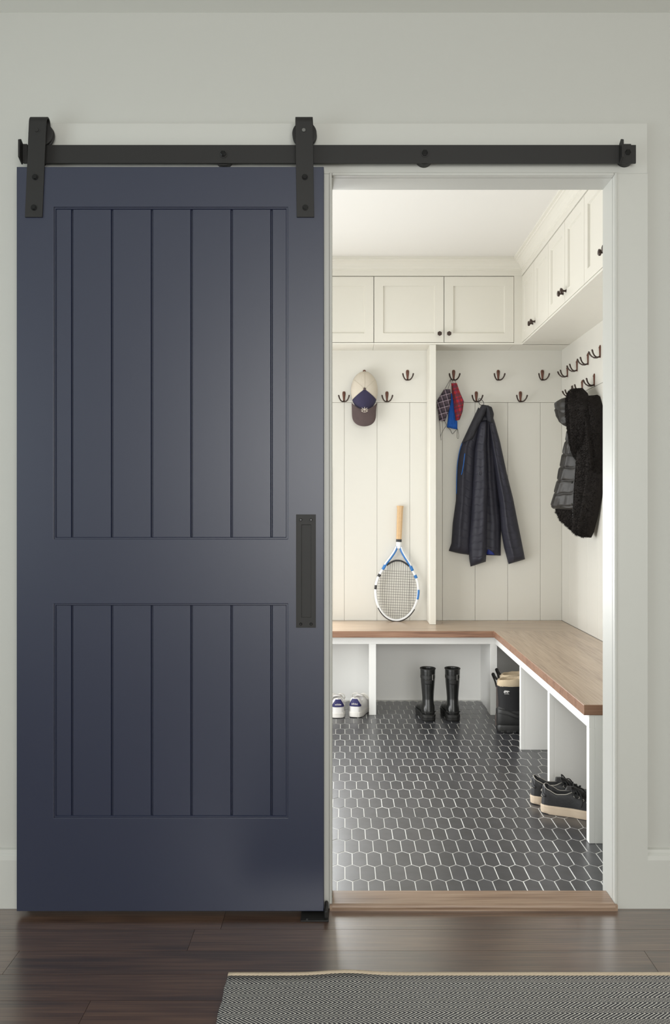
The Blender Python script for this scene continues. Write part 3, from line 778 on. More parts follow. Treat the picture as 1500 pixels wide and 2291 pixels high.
def shell(name, pl, left, right, base, thick, m, parent, nu=28, nv=70, quilt=0, qamp=0.004, folds=(), rag=0.0, seed=0, power=0.5, round_ends=0.06, sag=0.0, fuzz=0, qvar=0.25):
    """closed cloth volume between two side lines; base = depth of its back, thick = how far it bulges out"""
    rr = random.Random(seed); v = []; f = []
    ph = [rr.uniform(0, 6) for _ in range(6)]
    def dep(u, t):
        e = max(0.0, 1 - abs(2 * u - 1) ** 2.4) ** power
        en = min(1, t / round_ends, (1 - t) / round_ends) if round_ends > 0 else 1
        e *= math.sqrt(max(0, 1 - (1 - max(0, en)) ** 2))
        d = thick * e
        for (u0, w0, amp, sl) in folds:
            d += amp * e * math.exp(-((u - u0 - sl * (t - 0.5)) / w0) ** 2)
        if quilt:
            q = (t * quilt + 0.12 * math.sin(u * 5 + ph[0]) + 0.05 * math.sin(u * 17 + ph[1])) % 1.0
            d += qamp * e * (1 - (2 * q - 1) ** 8) * (1 + qvar * math.sin(u * 23 + ph[2] + int(t * quilt) * 1.7))
        d += 0.0008 * e * (math.sin(t * 31 + u * 9 + ph[3]) + math.sin(u * 13 - t * 17 + ph[4]))
        return d
    for side_ in (0, 1):
        for j in range(nv + 1):
            t = j / nv; a = poly_at(left, t); b_ = poly_at(right, t)
            for i in range(nu + 1):
                u = i / nu; px = lerp(a[0], b_[0], u); py = lerp(a[1], b_[1], u) + sag * math.sin(PI * u)
                if rag and side_ == 0: px += rr.uniform(-rag, rag); py += rr.uniform(-rag, rag)
                v.append(pl.P(px, py, base + (dep(u, t) if side_ == 0 else 0.0)))
    W_ = nu + 1; o1 = W_ * (nv + 1)
    for j in range(nv):
        for i in range(nu):
            a = j * W_ + i; f.append((a, a + 1, a + W_ + 1, a + W_)); f.append((o1 + a, o1 + a + W_, o1 + a + W_ + 1, o1 + a + 1))
    for j in range(nv):
        for i in (0, nu):
            a = j * W_ + i; f.append((a, a + W_, o1 + a + W_, o1 + a))
    for i in range(nu):
        for j in (0, nv):
            a = j * W_ + i; f.append((a, a + 1, o1 + a + 1, o1 + a))
    mb = MB().add(v, f)
    # pile of the fur: short tapering tufts standing off the surface
    for _ in range(fuzz):
        i, j = rr.randrange(1, nu - 1), rr.randrange(1, nv - 1); a = j * W_ + i
        fu, fv = rr.random(), rr.random()
        p = v[a].lerp(v[a + 1], fu).lerp(v[a + W_].lerp(v[a + W_ + 1], fu), fv)
        nn = (v[a + 1] - v[a]).cross(v[a + W_] - v[a])
        if nn.length < 1e-12: continue
        nn.normalize()
        if nn.x * pl.n.x + nn.y * pl.n.y < 0: nn = -nn
        d_ = (nn + Vector((rr.uniform(-.6, .6), rr.uniform(-.6, .6), rr.uniform(-1.3, -0.2)))).normalized()
        w_ = d_.cross(Vector((rr.uniform(-1, 1), rr.uniform(-1, 1), rr.uniform(-1, 1)))).normalized() * 0.0011
        mb.add([p - w_ - nn * 0.001, p + w_ - nn * 0.001, p + d_ * rr.uniform(0.006, 0.012)], [(0, 1, 2)])
    me_ = bpy.data.meshes.new(name); me_.from_pydata(mb.v, [], mb.f)
    if fuzz == 0: return mb.build(name, m, parent, smooth=True)
    me_.polygons.foreach_set('use_smooth', [True] * len(me_.polygons))
    return link(name, me_, m, parent)

def strip(name, pl, pts, dep, r, m, parent, n=8):
    return MB().tube([pl.P(x, y, dep if not isinstance(dep, (list, tuple)) else dep[i]) for i, (x, y) in enumerate(pts)], r, n).build(name, m, parent, smooth=True)

def smoothline(pts, n=24):
    """Catmull-Rom"""
    P_ = [pts[0]] + list(pts) + [pts[-1]]; out = []
    seg = len(pts) - 1
    for k in range(n + 1):
        s = k / n * seg; i = min(int(s), seg - 1); t = s - i
        p0, p1, p2, p3 = P_[i:i + 4]
        out.append(tuple(0.5 * (2 * b_ + (c - a) * t + (2 * a - 5 * b_ + 4 * c - d) * t * t + (3 * b_ - a - 3 * c + d) * t ** 3) for a, b_, c, d in zip(p0, p1, p2, p3)))
    return out

# dark quilted jacket on the back wall
PB = Plane((0.0, 5.44), (1.0, 5.44))
jk = root('jacket', 'dark navy quilted jacket with blue zip hanging on the back wall', 'jacket', tuple(PB.P(1078, 905, 0.03)))
J = M['jacket']
shell('body', PB, [(1068, 918), (1050, 985), (1046, 1060), (1046, 1150), (1046, 1241)], [(1104, 928), (1108, 985), (1114, 1080), (1122, 1170), (1121, 1243)], 0.0, 0.03, J, jk, 34, 220, quilt=17, qvar=0.08, qamp=0.0038,
      folds=((0.72, 0.09, 0.018, 0.10), (0.88, 0.06, 0.012, 0.05)), seed=1)
shell('front_panel', PB, [(1070, 912), (1045, 965), (1032, 993), (1024, 1030), (1021, 1075), (1020, 1120), (1013, 1170), (1010, 1215), (1004, 1232)],
      [(1086, 922), (1072, 962), (1064, 1000), (1061, 1060), (1058, 1120), (1055, 1170), (1052, 1215), (1053, 1241)], 0.016, 0.036, J, jk, 30, 230, quilt=18, qvar=0.08, qamp=0.0038,
      folds=((0.3, 0.12, 0.010, 0.1),), seed=2, sag=1.5)
sl = shell('sleeve', PB, [(1070, 945), (1060, 1010), (1056, 1090), (1052, 1160), (1047, 1220), (1049, 1250), (1052, 1267)],
      [(1088, 940), (1087, 1000), (1090, 1080), (1089, 1160), (1088, 1215), (1087, 1240), (1086, 1256)], 0.030, 0.046, J, jk, 28, 240, quilt=19, qvar=0.08, qamp=0.004, seed=3, folds=((0.7, 0.15, 0.008, 0.0),))
shell('sleeve', PB, [(1087, 935), (1096, 1000), (1108, 1070), (1117, 1130), (1120, 1180), (1128, 1225), (1138, 1262)],
      [(1104, 935), (1119, 990), (1134, 1060), (1148, 1115), (1159, 1170), (1168, 1215), (1175, 1251)], 0.008, 0.046, J, jk, 28, 240, quilt=19, qvar=0.08, qamp=0.004, seed=4, folds=((0.25, 0.10, 0.010, 0.1),))
shell('collar', PB, [(1076, 907), (1058, 940), (1042, 975), (1034, 993)], [(1092, 909), (1080, 934), (1066, 962), (1056, 985)], 0.044, 0.028, M['jacket_knit'], jk, 18, 50, seed=5)
shell('collar', PB, [(1079, 907), (1084, 922), (1088, 945)], [(1099, 912), (1104, 928), (1101, 950)], 0.03, 0.036, M['jacket_knit'], jk, 18, 40, seed=6, folds=((0.4, 0.15, 0.01, 0.2),))
strip('front_trim', PB, smoothline([(1052, 989), (1042, 991), (1033, 993.5), (1027, 1012), (1022.5, 1040), (1021, 1072), (1020.5, 1105)], 30), 0.030, 0.0022, M['blue'], jk)
strip('pocket_zip', PB, smoothline([(1037.5, 1016), (1036, 1030), (1033, 1050), (1030, 1063)], 12), 0.064, 0.0026, M['blue'], jk)
shell('lining', PB, [(1089, 1226), (1088, 1240)], [(1104, 1236), (1106, 1241)], 0.026, 0.012, M['blue_lining'], jk, 8, 8)
strip('hang_loop', PB, smoothline([(1070, 893), (1069, 900), (1072, 907), (1080, 909), (1079, 900), (1071.5, 893)], 14), 0.045, 0.0018, M['jacket_knit'], jk)
c0 = [(1071.5 + 4.8 * math.sin(a), 1060 - 6.0 * math.cos(a)) for a in [2 * PI * k / 16 for k in range(16)]]
em = MB(); em.tube([PB.P(x, y, 0.0835) for x, y in c0], 0.0011, 6, closed=True)
em.tube([PB.P(x, y, 0.0845) for x, y in ((1069, 1056), (1073, 1058), (1070, 1061), (1074, 1063))], 0.0011, 6)
em.build('chest_emblem', M['emblem_grey'], jk)

# black coat with fur lining on the side wall
PC = Plane((1.147, 5.10), (1.272, 4.58))
ct = root('coat', 'black quilted winter coat with black fur lining hanging on the side wall', 'coat', tuple(PC.P(1300, 868, 0.0)))
K = M['coat']; FU = M['fur']
shell('quilted_front', PC, [(1283, 955), (1274, 985), (1263, 1027), (1253, 1073), (1243, 1109), (1234, 1138)], [(1300, 962), (1303, 985), (1303, 1022), (1301, 1061), (1298, 1101), (1297, 1143)], -0.01, 0.05, K, ct, 30, 130, quilt=6.3, qamp=0.010, seed=11, folds=((0.62, 0.06, 0.016, -0.5),))
shell('hem_lining', PC, [(1237, 1128), (1236, 1146), (1246, 1165), (1267, 1181), (1289, 1192)], [(1296, 1130), (1296, 1145), (1296, 1160), (1296, 1178), (1297, 1194)], -0.03, 0.035, FU, ct, 20, 40, seed=12, fuzz=2500)
shell('fur_lining', PC, [(1288, 893), (1288, 930), (1289, 957), (1299, 984), (1299, 1021), (1297, 1061), (1294, 1101), (1293, 1141), (1291, 1188), (1311, 1203)],
      [(1326, 890), (1340, 915), (1343, 951), (1345, 985), (1347, 1021), (1347, 1061), (1340, 1111), (1332, 1151), (1322, 1190), (1316, 1203)], -0.02, 0.065, FU, ct, 34, 140, seed=13, fuzz=9000, folds=((0.35, 0.1, 0.02, 0.1), (0.75, 0.08, 0.015, -0.1)))
shell('hood', PC, [(1272, 890), (1258, 904), (1258, 918), (1262, 932), (1271, 945), (1283, 957)], [(1288, 885), (1293, 900), (1294, 918), (1294, 932), (1292, 945), (1288, 958)], 0.0, 0.07, K, ct, 24, 50, quilt=2.2, qamp=0.006, seed=14, round_ends=0.25, folds=((0.35, 0.08, -0.03, 0.1),))
shell('hood_fur', PC, [(1293, 869), (1285, 878), (1283, 900), (1284, 930), (1287, 955), (1295, 985), (1301, 1030)], [(1312, 868), (1324, 880), (1331, 900), (1333, 930), (1331, 955), (1326, 985), (1316, 1030)], 0.02, 0.055, FU, ct, 28, 70, seed=15, round_ends=0.3, fuzz=6000, folds=((0.6, 0.1, 0.02, 0.2),))
shell('sleeve', PC, [(1318, 882), (1318, 905), (1322, 940), (1328, 970), (1336, 1020), (1338, 1060)], [(1331, 886), (1342, 908), (1345, 945), (1346, 975), (1349, 1020), (1347, 1062)], -0.05, 0.085, FU, ct, 22, 90, seed=16, fuzz=3500, folds=((0.4, 0.1, 0.02, 0.2),))
strip('front_edge', PC, smoothline([(1301, 983), (1301, 1021), (1298.5, 1061), (1295.5, 1101), (1294, 1141), (1292, 1188)], 30), 0.028, 0.0032, K, ct)
for px, py in ((1306, 964), (1299.5, 1129), (1300, 1079), (1314, 1192)):
    c = PC.P(px, py, 0.055 if py < 1000 else 0.045 if py < 1150 else 0.035)
    MB().cyl((c.x, c.y, c.z), 'x', 0.0065, -0.008, 14).build('snap', M['snap'] if py not in (1079,) else M['steel'], ct)

# ------------------------------------------------------------------ baseball cap
PX = Plane((0.0, 5.43), (1.0, 5.43))
cp = root('baseball_cap', 'cream mesh and navy trucker cap with brown brim hanging on a hook', 'cap', tuple(PX.P(815.5, 832, 0.0)))
cx, cyb = 815.5, 875.0
def dome(th, r):
    # th: direction around the button (0 = down), r: 0 button .. 1 rim
    rx = 30.0; rz = 43.0 if math.cos(th) < 0 else 46.0
    R = math.sin(r * PI / 2)
    return PX.P(cx + rx * R * math.sin(th), cyb + rz * R * math.cos(th), 0.012 + 0.085 * math.cos(r * PI / 2) ** 0.8)
def sector(name, a0, a1, m, r0=0.04, off=0.0, r1=1.0):
    na, nr = 28, 18; v = []; f = []
    for lay in (0, 1):
        for j in range(nr + 1):
            for i in range(na + 1):
                p = dome(lerp(a0, a1, i / na), lerp(r0, r1, j / nr)); p.y += (-off if lay == 0 else 0.003); v.append(p)
    w = na + 1; o1 = w * (nr + 1)
    for j in range(nr):
        for i in range(na):
            a = j * w + i; f += [(a, a + 1, a + w + 1, a + w), (o1 + a, o1 + a + w, o1 + a + w + 1, o1 + a + 1)]
    for j in range(nr):
        for i in (0, na): a = j * w + i; f.append((a, a + w, o1 + a + w, o1 + a))
    for i in range(na):
        for j in (0, nr): a = j * w + i; f.append((a, a + 1, o1 + a + 1, o1 + a))
    return MB().add(v, f).build(name, m, cp, smooth=True)
A = math.radians(62)
sector('mesh_back', A, 2 * PI - A, M['cap_mesh'])
sector('front_panel', -A - 0.02, A + 0.02, M['cap_navy'], off=0.0015)
for th in (PI, PI * 0.68, -PI * 0.68):
    MB().tube([dome(th, lerp(0.05, 0.97, k / 12)) - Vector((0, 0.001, 0)) for k in range(13)], 0.0013, 6).build('seam', M['cap_mesh'], cp, smooth=True)
c = dome(0, 0.0)
MB().loft([[(c.x + r * math.cos(2 * PI * k / 16), c.y - d, c.z + r * math.sin(2 * PI * k / 16)) for k in range(16)] for r, d in ((0.0075, -0.002), (0.0072, 0.002), (0.005, 0.005), (0.0015, 0.006))]).build('button', M['cap_brim'], cp, smooth=True)
# brim: curved plate, tilted down and out from the crown
v = []; f = []; na, nr = 28, 12
for lay in (0, 1):
    for j in range(nr + 1):
        t = j / nr
        for i in range(na + 1):
            u = lerp(-1, 1, i / na)
            xt = cx + 28.5 * u; yt = 915 - 12.5 * (u * u) + (4.0 * (1 - u * u))
            ex = math.copysign(abs(u) ** 0.9, u)
            xb = cx - 1 + 27.0 * math.sin(ex * PI / 2); yb2 = 918 + 39.0 * max(0.0, math.cos(ex * PI / 2)) ** 0.55
            d = 0.040 + 0.035 * (1 - u * u) + 0.018 * t * (1 - u * u)
            v.append(PX.P(lerp(xt, xb, t), lerp(yt, yb2, t), d - lay * 0.003))
w = na + 1; o1 = w * (nr + 1)
for j in range(nr):
    for i in range(na):
        a = j * w + i; f += [(a, a + 1, a + w + 1, a + w), (o1 + a, o1 + a + w, o1 + a + w + 1, o1 + a + 1)]
for j in range(nr):
    for i in (0, na): a = j * w + i; f.append((a, a + w, o1 + a + w, o1 + a))
for i in range(na):
    for j in (0, nr): a = j * w + i; f.append((a, a + 1, o1 + a + 1, o1 + a))
MB().add(v, f).build('brim', M['cap_brim'], cp, smooth=True)
em = MB()
for pts in ([(809.5, 916), (821.5, 923)], [(821.5, 916), (809.5, 923)], [(815.5, 914), (815.5, 924)], [(808, 919.5), (812, 919.5)], [(819, 919.5), (823, 919.5)],
            [(808.5, 922), (811, 924.5), (815.5, 925.5), (820, 924.5), (822.5, 922)]):
    em.tube([PX.P(x, y, 0.082) for x, y in pts], 0.0014, 6)
em.build('embroidered_emblem', M['cap_thread'], cp)

# ------------------------------------------------------------------ cloth face masks
PM = Plane((0.0, 5.43), (1.0, 5.43))
hookp = (1006.5, 851)
ma = root('face_mask', 'blue cloth face mask hanging between the grey and the red plaid masks', 'face mask', tuple(PM.P(1008, 900, 0.02)), group='cloth face masks on one hook')
shell('cloth', PM, [(1008, 880), (1007, 896), (1004, 918), (1003, 935), (1000, 956)], [(1016, 880), (1017, 900), (1018, 920), (1024, 945), (1024, 961)], 0.002, 0.016, M['mask_blue'], ma, 16, 40, seed=21, folds=((0.5, 0.1, 0.008, 0.1),))
strip('ear_loop', PM, smoothline([hookp, (1010, 862), (1012, 882)], 10), 0.03, 0.0011, M['cord'], ma, 6)
strip('ear_loop', PM, smoothline([(1000, 956), (1007, 962), (1012, 971), (1018, 965), (1023, 960)], 20), 0.022, 0.0013, M['cord'], ma, 6)
strip('ear_loop', PM, smoothline([(1023.5, 960), (1022.5, 972), (1023, 981), (1025.5, 981), (1026, 973), (1024, 962)], 20), 0.022, 0.0010, M['cord'], ma, 6)
ma = root('face_mask', 'grey and white plaid cloth face mask beside the white divider', 'face mask', tuple(PM.P(993, 900, 0.03)), group='cloth face masks on one hook')
shell('cloth', PM, [(993.5, 871.5), (985, 885), (977.5, 897), (978, 912), (981, 928), (982, 942)], [(1007.5, 872), (1009, 886), (1008.5, 899), (1005, 917), (1000, 930), (995.5, 943)], 0.022, 0.024, M['grey_plaid'], ma, 20, 40, seed=22)
strip('ear_loop', PM, [hookp, (994.5, 872)], 0.04, 0.0011, M['cord'], ma, 6)
strip('ear_loop', PM, [(1007, 852), (1001.5, 872)], 0.045, 0.0011, M['cord'], ma, 6)
strip('ear_loop', PM, smoothline([(982, 942), (984, 955), (985, 972), (986.5, 986), (986, 975), (992, 962), (998, 952), (994, 943)], 30), 0.03, 0.0011, M['cord'], ma, 6)
ma = root('face_mask', 'red plaid cloth face mask, rightmost of the masks', 'face mask', tuple(PM.P(1022, 900, 0.03)), group='cloth face masks on one hook')
shell('cloth', PM, [(1009, 858.5), (1011, 883), (1015, 910), (1018.5, 942)], [(1021.5, 858), (1026, 872), (1031, 884), (1037.5, 899), (1034.5, 922), (1028, 940)], 0.024, 0.028, M['red_plaid'], ma, 20, 40, seed=23, folds=((0.25, 0.08, 0.008, 0.0),))
strip('ear_loop', PM, [hookp, (1009, 853), (1012, 859)], 0.05, 0.0012, M['cord'], ma, 6)
strip('ear_loop', PM, smoothline([(1012, 851), (1016, 853), (1018, 859)], 8), 0.05, 0.0012, M['cord'], ma, 6)

# ------------------------------------------------------------------ tennis racket standing on its head on the bench
rk_b = Vector((WX(886, 5.406), 5.402, BZ + 0.0065)); rk_t = Vector((WX(896, 5.43), 5.431, WZ(1131, 5.43)))
ax = (rk_t - rk_b); RL = ax.length; ax.normalize(); ux = Vector((1, 0, 0)) - ax * ax.x; ux.normalize(); nx_ = ax.cross(ux); 
if nx_.y > 0: nx_ = -nx_
def R3(u, w, d=0.0): return rk_b + ux * u + ax * w + nx_ * d
rk = root('tennis_racket', 'white and blue tennis racket with tan grip leaning upside down on the bench', 'racket', tuple(rk_b))
def head_pt(a):   # a from bottom (0) anticlockwise
    w = 0.176 - 0.176 * math.cos(a); u = 0.1265 * math.sin(a)
    if w > 0.176: u *= 1 - 0.10 * ((w - 0.176) / 0.176) ** 2
    return u, w
amax = math.radians(133)
SCL = RL / 0.685
hp = [head_pt(lerp(-amax, amax, k / 60)) for k in range(61)]
MB().tube([R3(u, w) for u, w in hp], [0.0068] * 61, 10, flat=1.3).build('hoop', M['rk_white'], rk, smooth=True)
MB().tube([R3(*head_pt(lerp(-0.95, 0.95, k / 30)), -0.0) + (R3(*head_pt(lerp(-0.95, 0.95, k / 30))) - R3(0, 0.176)).normalized() * 0.0028 for k in range(31)], 0.0060, 8, flat=1.2).build('bumper_guard', M['rk_black'], rk, smooth=True)
ue, we = head_pt(amax)
for s in (-1, 1):
    arm = smoothline([(s * ue, we), (s * 0.068, 0.335), (s * 0.040, 0.375), (s * 0.020, 0.408), (s * 0.010, 0.435)], 16)
    MB().tube([R3(u, w) for u, w in arm], 0.0078, 10, flat=1.2).build('throat_arm', M['rk_blue'], rk, smooth=True)
    MB().tube([R3(u + s * 0.004, w, 0.003) for u, w in arm[3:]], 0.0058, 8).build('throat_stripe', M['rk_white'], rk, smooth=True)
for a0, a1, mm in ((1.30, 1.62, 'rk_blue'), (-1.72, -1.58, 'rk_black'), (2.02, 2.14, 'rk_blue'), (-2.12, -2.02, 'rk_black')):
    MB().tube([R3(*head_pt(lerp(a0, a1, k / 8))) for k in range(9)], 0.0078, 10, flat=1.25).build('hoop_decal', M[mm], rk, smooth=True)
br = smoothline([(-0.066, 0.322), (-0.045, 0.338), (-0.02, 0.350), (0, 0.352), (0.02, 0.350), (0.045, 0.338), (0.066, 0.322)], 24)
MB().tube([R3(u, w) for u, w in br], 0.0055, 8).build('bridge', M['rk_black'], rk, smooth=True)
def octa(w, hw, hd): return [R3(hw * math.cos(PI / 8 + k * PI / 4), w, hd * math.sin(PI / 8 + k * PI / 4)) for k in range(8)]
MB().loft([octa(0.424, 0.017, 0.011), octa(0.445, 0.0165, 0.012), octa(0.468, 0.0165, 0.0135)]).build('throat', M['rk_white'], rk, smooth=False)
MB().loft([octa(0.462, 0.0178, 0.0145), octa(0.478, 0.0178, 0.0145)]).build('collar', M['rk_black'], rk)
g_ = MB(); gr = []
wS = 0.478; wE = RL - 0.002
for k in range(40):
    t = k / 39; hw = lerp(0.0165, 0.0185, t) * (1.0 if t < 0.9 else 1.0 + (t - 0.9) * 1.6); hw += 0.0006 * (k % 2)
    gr.append(octa(lerp(wS, wE, t), hw, hw * 0.85))
g_.loft(gr).build('grip', M['grip'], rk)
def hoop_half(w):
    if w <= we:
        a = math.acos(max(-1, min(1, (0.176 - w) / 0.176))); return head_pt(a)[0] - 0.004
    return 0.0
def brz(u): return 0.352 - 0.0066 * (abs(u) / 0.02) ** 1.35
for k in range(16):
    u = lerp(-0.098, 0.098, k / 15); q = [w / 200 * 0.35 for w in range(200)]
    ins = [w for w in q if hoop_half(w) > abs(u)] or [0.1]
    wt = brz(u) if abs(u) < 0.066 else max(ins)
    MB().tube([R3(u, min(ins)), R3(u, (min(ins) + wt) / 2), R3(u, wt)], 0.00085, 5).build('string', M['string'], rk)
for k in range(19):
    w = lerp(0.028, 0.305, k / 18); hh_ = hoop_half(w)
    MB().tube([R3(-hh_, w, 0.0008), R3(0, w, 0.0008), R3(hh_, w, 0.0008)], 0.00085, 5).build('string', M['string'], rk)

# ------------------------------------------------------------------ shoes
TS = [0, .02, .06, .12, .25, .42, .58, .72, .84, .92, .97, 1.0]
WS = [.012, .024, .031, .0345, .0345, .034, .041, .0475, .046, .037, .024, .010]
def outline(L, k, n=44, grow=0.0, t0=0.0, t1=1.0):
    ts = [lerp(t0, t1, 0.5 - 0.5 * math.cos(PI * i / n)) for i in range(n + 1)]
    up = [(t * L, (interp(TS, WS, t) + grow) * k) for t in ts]
    return up + [(x, -y) for x, y in reversed(up)]
def sneaker(name, label, cat, group, L, upper, solem, lining, lacem, tabm, zs=0.030, k=1.0, edge=None, heel_text=None, tabm2=None, tall=0.104):
    t = root(name, label, cat, (0, 0, 0), 0, group)
    # sole
    ol = outline(L, k, grow=0.004)
    lift = lambda x: 0.010 * max(0, (x / L - 0.78) / 0.22) ** 2
    rings = []
    for z, gsc in ((0.0, 0.975), (0.003, 0.995), (0.012, 1.0), (zs - 0.004, 1.0), (zs, 0.985)):
        rings.append([((x - L * 0.5) * gsc + L * 0.5, y * gsc, z + lift(x) + (0.002 if x < 0.03 and z == 0 else 0)) for x, y in ol])
    s = MB().loft(rings).build('sole', solem, t, smooth=True); smooth_sharp(s, 0.9)
    MB().tube([((x - L * 0.5) * 1.001 + L * 0.5, y * 1.001, zs * 0.80 + lift(x)) for x, y in ol], 0.0009, 5, closed=True).build('sole_seam', solem, s)
    # upper with foot opening
    topT = [0, .03, .10, .22, .33, .42, .50, .62, .74, .86, .95, 1.0]
    topZ = [tall, tall + 0.002, tall * .90, tall * .75, tall * .78, tall * .88, tall * .86, tall * .71, tall * .58, tall * .51, tall * .43, zs + 0.004]
    cT = [0, .018, .035, .06, .12, .25, .36, .43, .47]; cW = [0, 0, .45, .70, .76, .76, .72, .45, 0]
    rings = []; NT = 54; rim = []; rimL = []
    for i in range(NT + 1):
        q = 0.006 + 0.985 * (0.5 - 0.5 * math.cos(PI * i / NT)); x = q * L
        w = interp(TS, WS, q) * k * 1.0; tz = interp(topT, topZ, q); c = interp(cT, cW, q) * w if q < 0.47 else 0.0
        z0 = zs - 0.006 + lift(x); dpt = (tz - z0 - 0.012) * min(1, c / (0.35 * w)) if w > 0 else 0
        lean = 0.006 * max(0, 1 - q / 0.08)
        half = []
        for j in range(9):
            a = PI / 2 * j / 8; cc, ss = math.cos(a) ** 0.62, math.sin(a) ** 0.95
            yy = c + (w - c) * cc; half.append((x - lean * (1 - ss) * 0.0 + lean * ss, yy, lerp(z0, tz, ss)))
        for j in range(1, 6):
            half.append((x + lean * (1 - j / 5), c * (1 - 0.06 * j) if j < 5 else 0.0, tz - dpt * (min(1, j / 4)) ** 1.2))
        rings.append(half + [(a_, -b_, c_) for a_, b_, c_ in reversed(half[:-1])])
        if 0.01 < q < 0.45: rim.append((x + lean, c + 0.0012, tz + 0.001)); rimL.append((x + lean, -c - 0.0012, tz + 0.001))
    rings = [[(a_, 0.0, c_) for a_, b_, c_ in rings[0]]] + rings + [[(a_, 0.0, c_) for a_, b_, c_ in rings[-1]]]
    up = MB().loft(rings, False, False, closed=False).build('upper', upper, t, smooth=True); smooth_sharp(up, 1.1)
    # dark footbed inside
    ins = [(x * 0.40 + 0.012, y * 0.60) for x, y in outline(L, k)]
    MB().loft([[(x, y, zs + 0.012) for x, y in ins], [(x, y, zs + 0.0165) for x, y in ins]]).build('insole', lining, t)
    if edge is not None:
        MB().tube(rim, 0.0016, 6).build('collar_piping', edge, up, smooth=True)
        MB().tube(rimL, 0.0016, 6).build('collar_piping', edge, up, smooth=True)
    # tongue
    rings = []
    for i in range(12):
        q = i / 11; x = lerp(0.62, 0.335, q) * L; z = interp(topT, topZ, x / L) + 0.002 + 0.020 * q ** 1.6; hw = lerp(0.014, 0.024, q) * k
        rings.append([(x + 0.004 * math.cos(2 * PI * m_ / 14) * 0.6, hw * math.cos(2 * PI * m_ / 14), z + 0.004 * math.sin(2 * PI * m_ / 14) - 0.006 * (math.cos(2 * PI * m_ / 14)) ** 2) for m_ in range(14)])
    MB().loft(rings).build('tongue', upper, t, smooth=True)
    # laces
    for i in range(5):
        q = 0.44 + i * 0.05; x = q * L; z = interp(topT, topZ, q) + 0.0045
        hw = 0.020 * k
        MB().tube(smoothline([(x, -hw, z - 0.006), (x + 0.003, -hw * .5, z), (x + 0.006, 0, z + 0.002), (x + 0.003, hw * .5, z), (x, hw, z - 0.006)], 10), 0.0026, 6).build('lace', lacem, t, smooth=True)
    zb = interp(topT, topZ, 0.44) + 0.008; xb = 0.44 * L
    for s_ in (-1, 1):
        MB().tube(smoothline([(xb, 0, zb), (xb - 0.010, s_ * 0.020, zb + 0.012), (xb - 0.004, s_ * 0.040, zb + 0.004), (xb + 0.012, s_ * 0.046, zb - 0.018), (xb + 0.016, s_ * 0.034, zb - 0.014), (xb + 0.006, s_ * 0.014, zb + 0.002)], 22), 0.0023, 6).build('lace_bow', lacem, t, smooth=True)
        MB().tube(smoothline([(xb, 0, zb), (xb + 0.020, s_ * 0.024, zb - 0.002), (xb + 0.034, s_ * 0.043, zb - 0.028), (xb + 0.030, s_ * 0.048, zb - 0.050)], 16), 0.0021, 6).build('lace_end', lacem, t, smooth=True)
    for s_ in (-1, 1):
        for i in range(4):
            q = 0.45 + i * 0.055; x = q * L; z = interp(topT, topZ, q) - 0.010
            w = interp(TS, WS, q) * k
            MB().tube([(x + 0.0032 * math.cos(a), s_ * (w * 0.80), z + 0.0032 * math.sin(a)) for a in [2 * PI * m_ / 10 for m_ in range(10)]], 0.0011, 5, closed=True).build('eyelet', edge or lacem, t)
    # heel tab wraps the back of the shoe
    def heel(ang, z, off=0.0022):
        # follows the back of the upper
        r = max(0.0, min(1.0, (z - zs + 0.006) / (tall - zs + 0.006))); ss = r ** (1 / 0.95); cc = math.cos(math.asin(ss)) ** 0.62
        q = 0.006 + 0.085 * (1 - math.cos(ang)); w = interp(TS, WS, q) * k; c = interp(cT, cW, q) * w
        y = (c + (w - c) * max(cc, 0.35)) * max(-1, min(1, ang / 0.42)); lean = 0.006 * max(0, 1 - q / 0.08)
        return (q * L + lean * ss - off * math.cos(ang), y + off * math.sin(ang), z)
    v = []; f = []; na, nz = 24, 10
    for lay in (0, 1):
        for j in range(nz + 1):
            q = j / nz; z = lerp(zs + 0.030, tall - 0.003, q); am = lerp(1.35, 0.66, min(1, q * 1.25)) if q > 0.22 else 1.42
            for i in range(na + 1): v.append(heel(lerp(-am, am, i / na), z, 0.0022 if lay == 0 else -0.003))
    w = na + 1; o1 = w * (nz + 1)
    for j in range(nz):
        for i in range(na): a = j * w + i; f += [(a, a + 1, a + w + 1, a + w), (o1 + a, o1 + a + w, o1 + a + w + 1, o1 + a + 1)]
    for j in range(nz):
        for i in (0, na): a = j * w + i; f.append((a, a + w, o1 + a + w, o1 + a))
    for i in range(na):
        for j in (0, nz): a = j * w + i; f.append((a, a + 1, o1 + a + 1, o1 + a))
    tab = MB().add(v, f).build('heel_tab', tabm, t, smooth=True); tab['label'] = 'contrasting heel tab'
    if heel_text:
        me = text_mesh(heel_text, 0.0140)
        for vv in me.vertices:
            x, y, z = vv.co; zz = zs + 0.044 + y; lo, hi = -1.5, 1.5
            for _ in range(24):
                mid_ = (lo + hi) / 2
                if heel(mid_, zz, 0.003)[1] < x: lo = mid_
                else: hi = mid_
            h_ = heel(lo, zz, 0.0030 + z); vv.co = (h_[0], -h_[1], h_[2])
        link('heel_lettering', me, M['lace_white'], tab)
    else:
        p0 = [heel(a, zs + 0.030, 0.0034) for a in (-1.0, -0.5, 0, 0.5, 1.0)]
        MB().tube(p0, 0.0013, 6).build('heel_piping', edge, tab, smooth=True)
        MB().tube([heel(a, zs + 0.046, 0.0034) for a in (-0.35, 0, 0.35)], 0.003, 6).build('heel_badge', edge, tab, smooth=True)
    return t

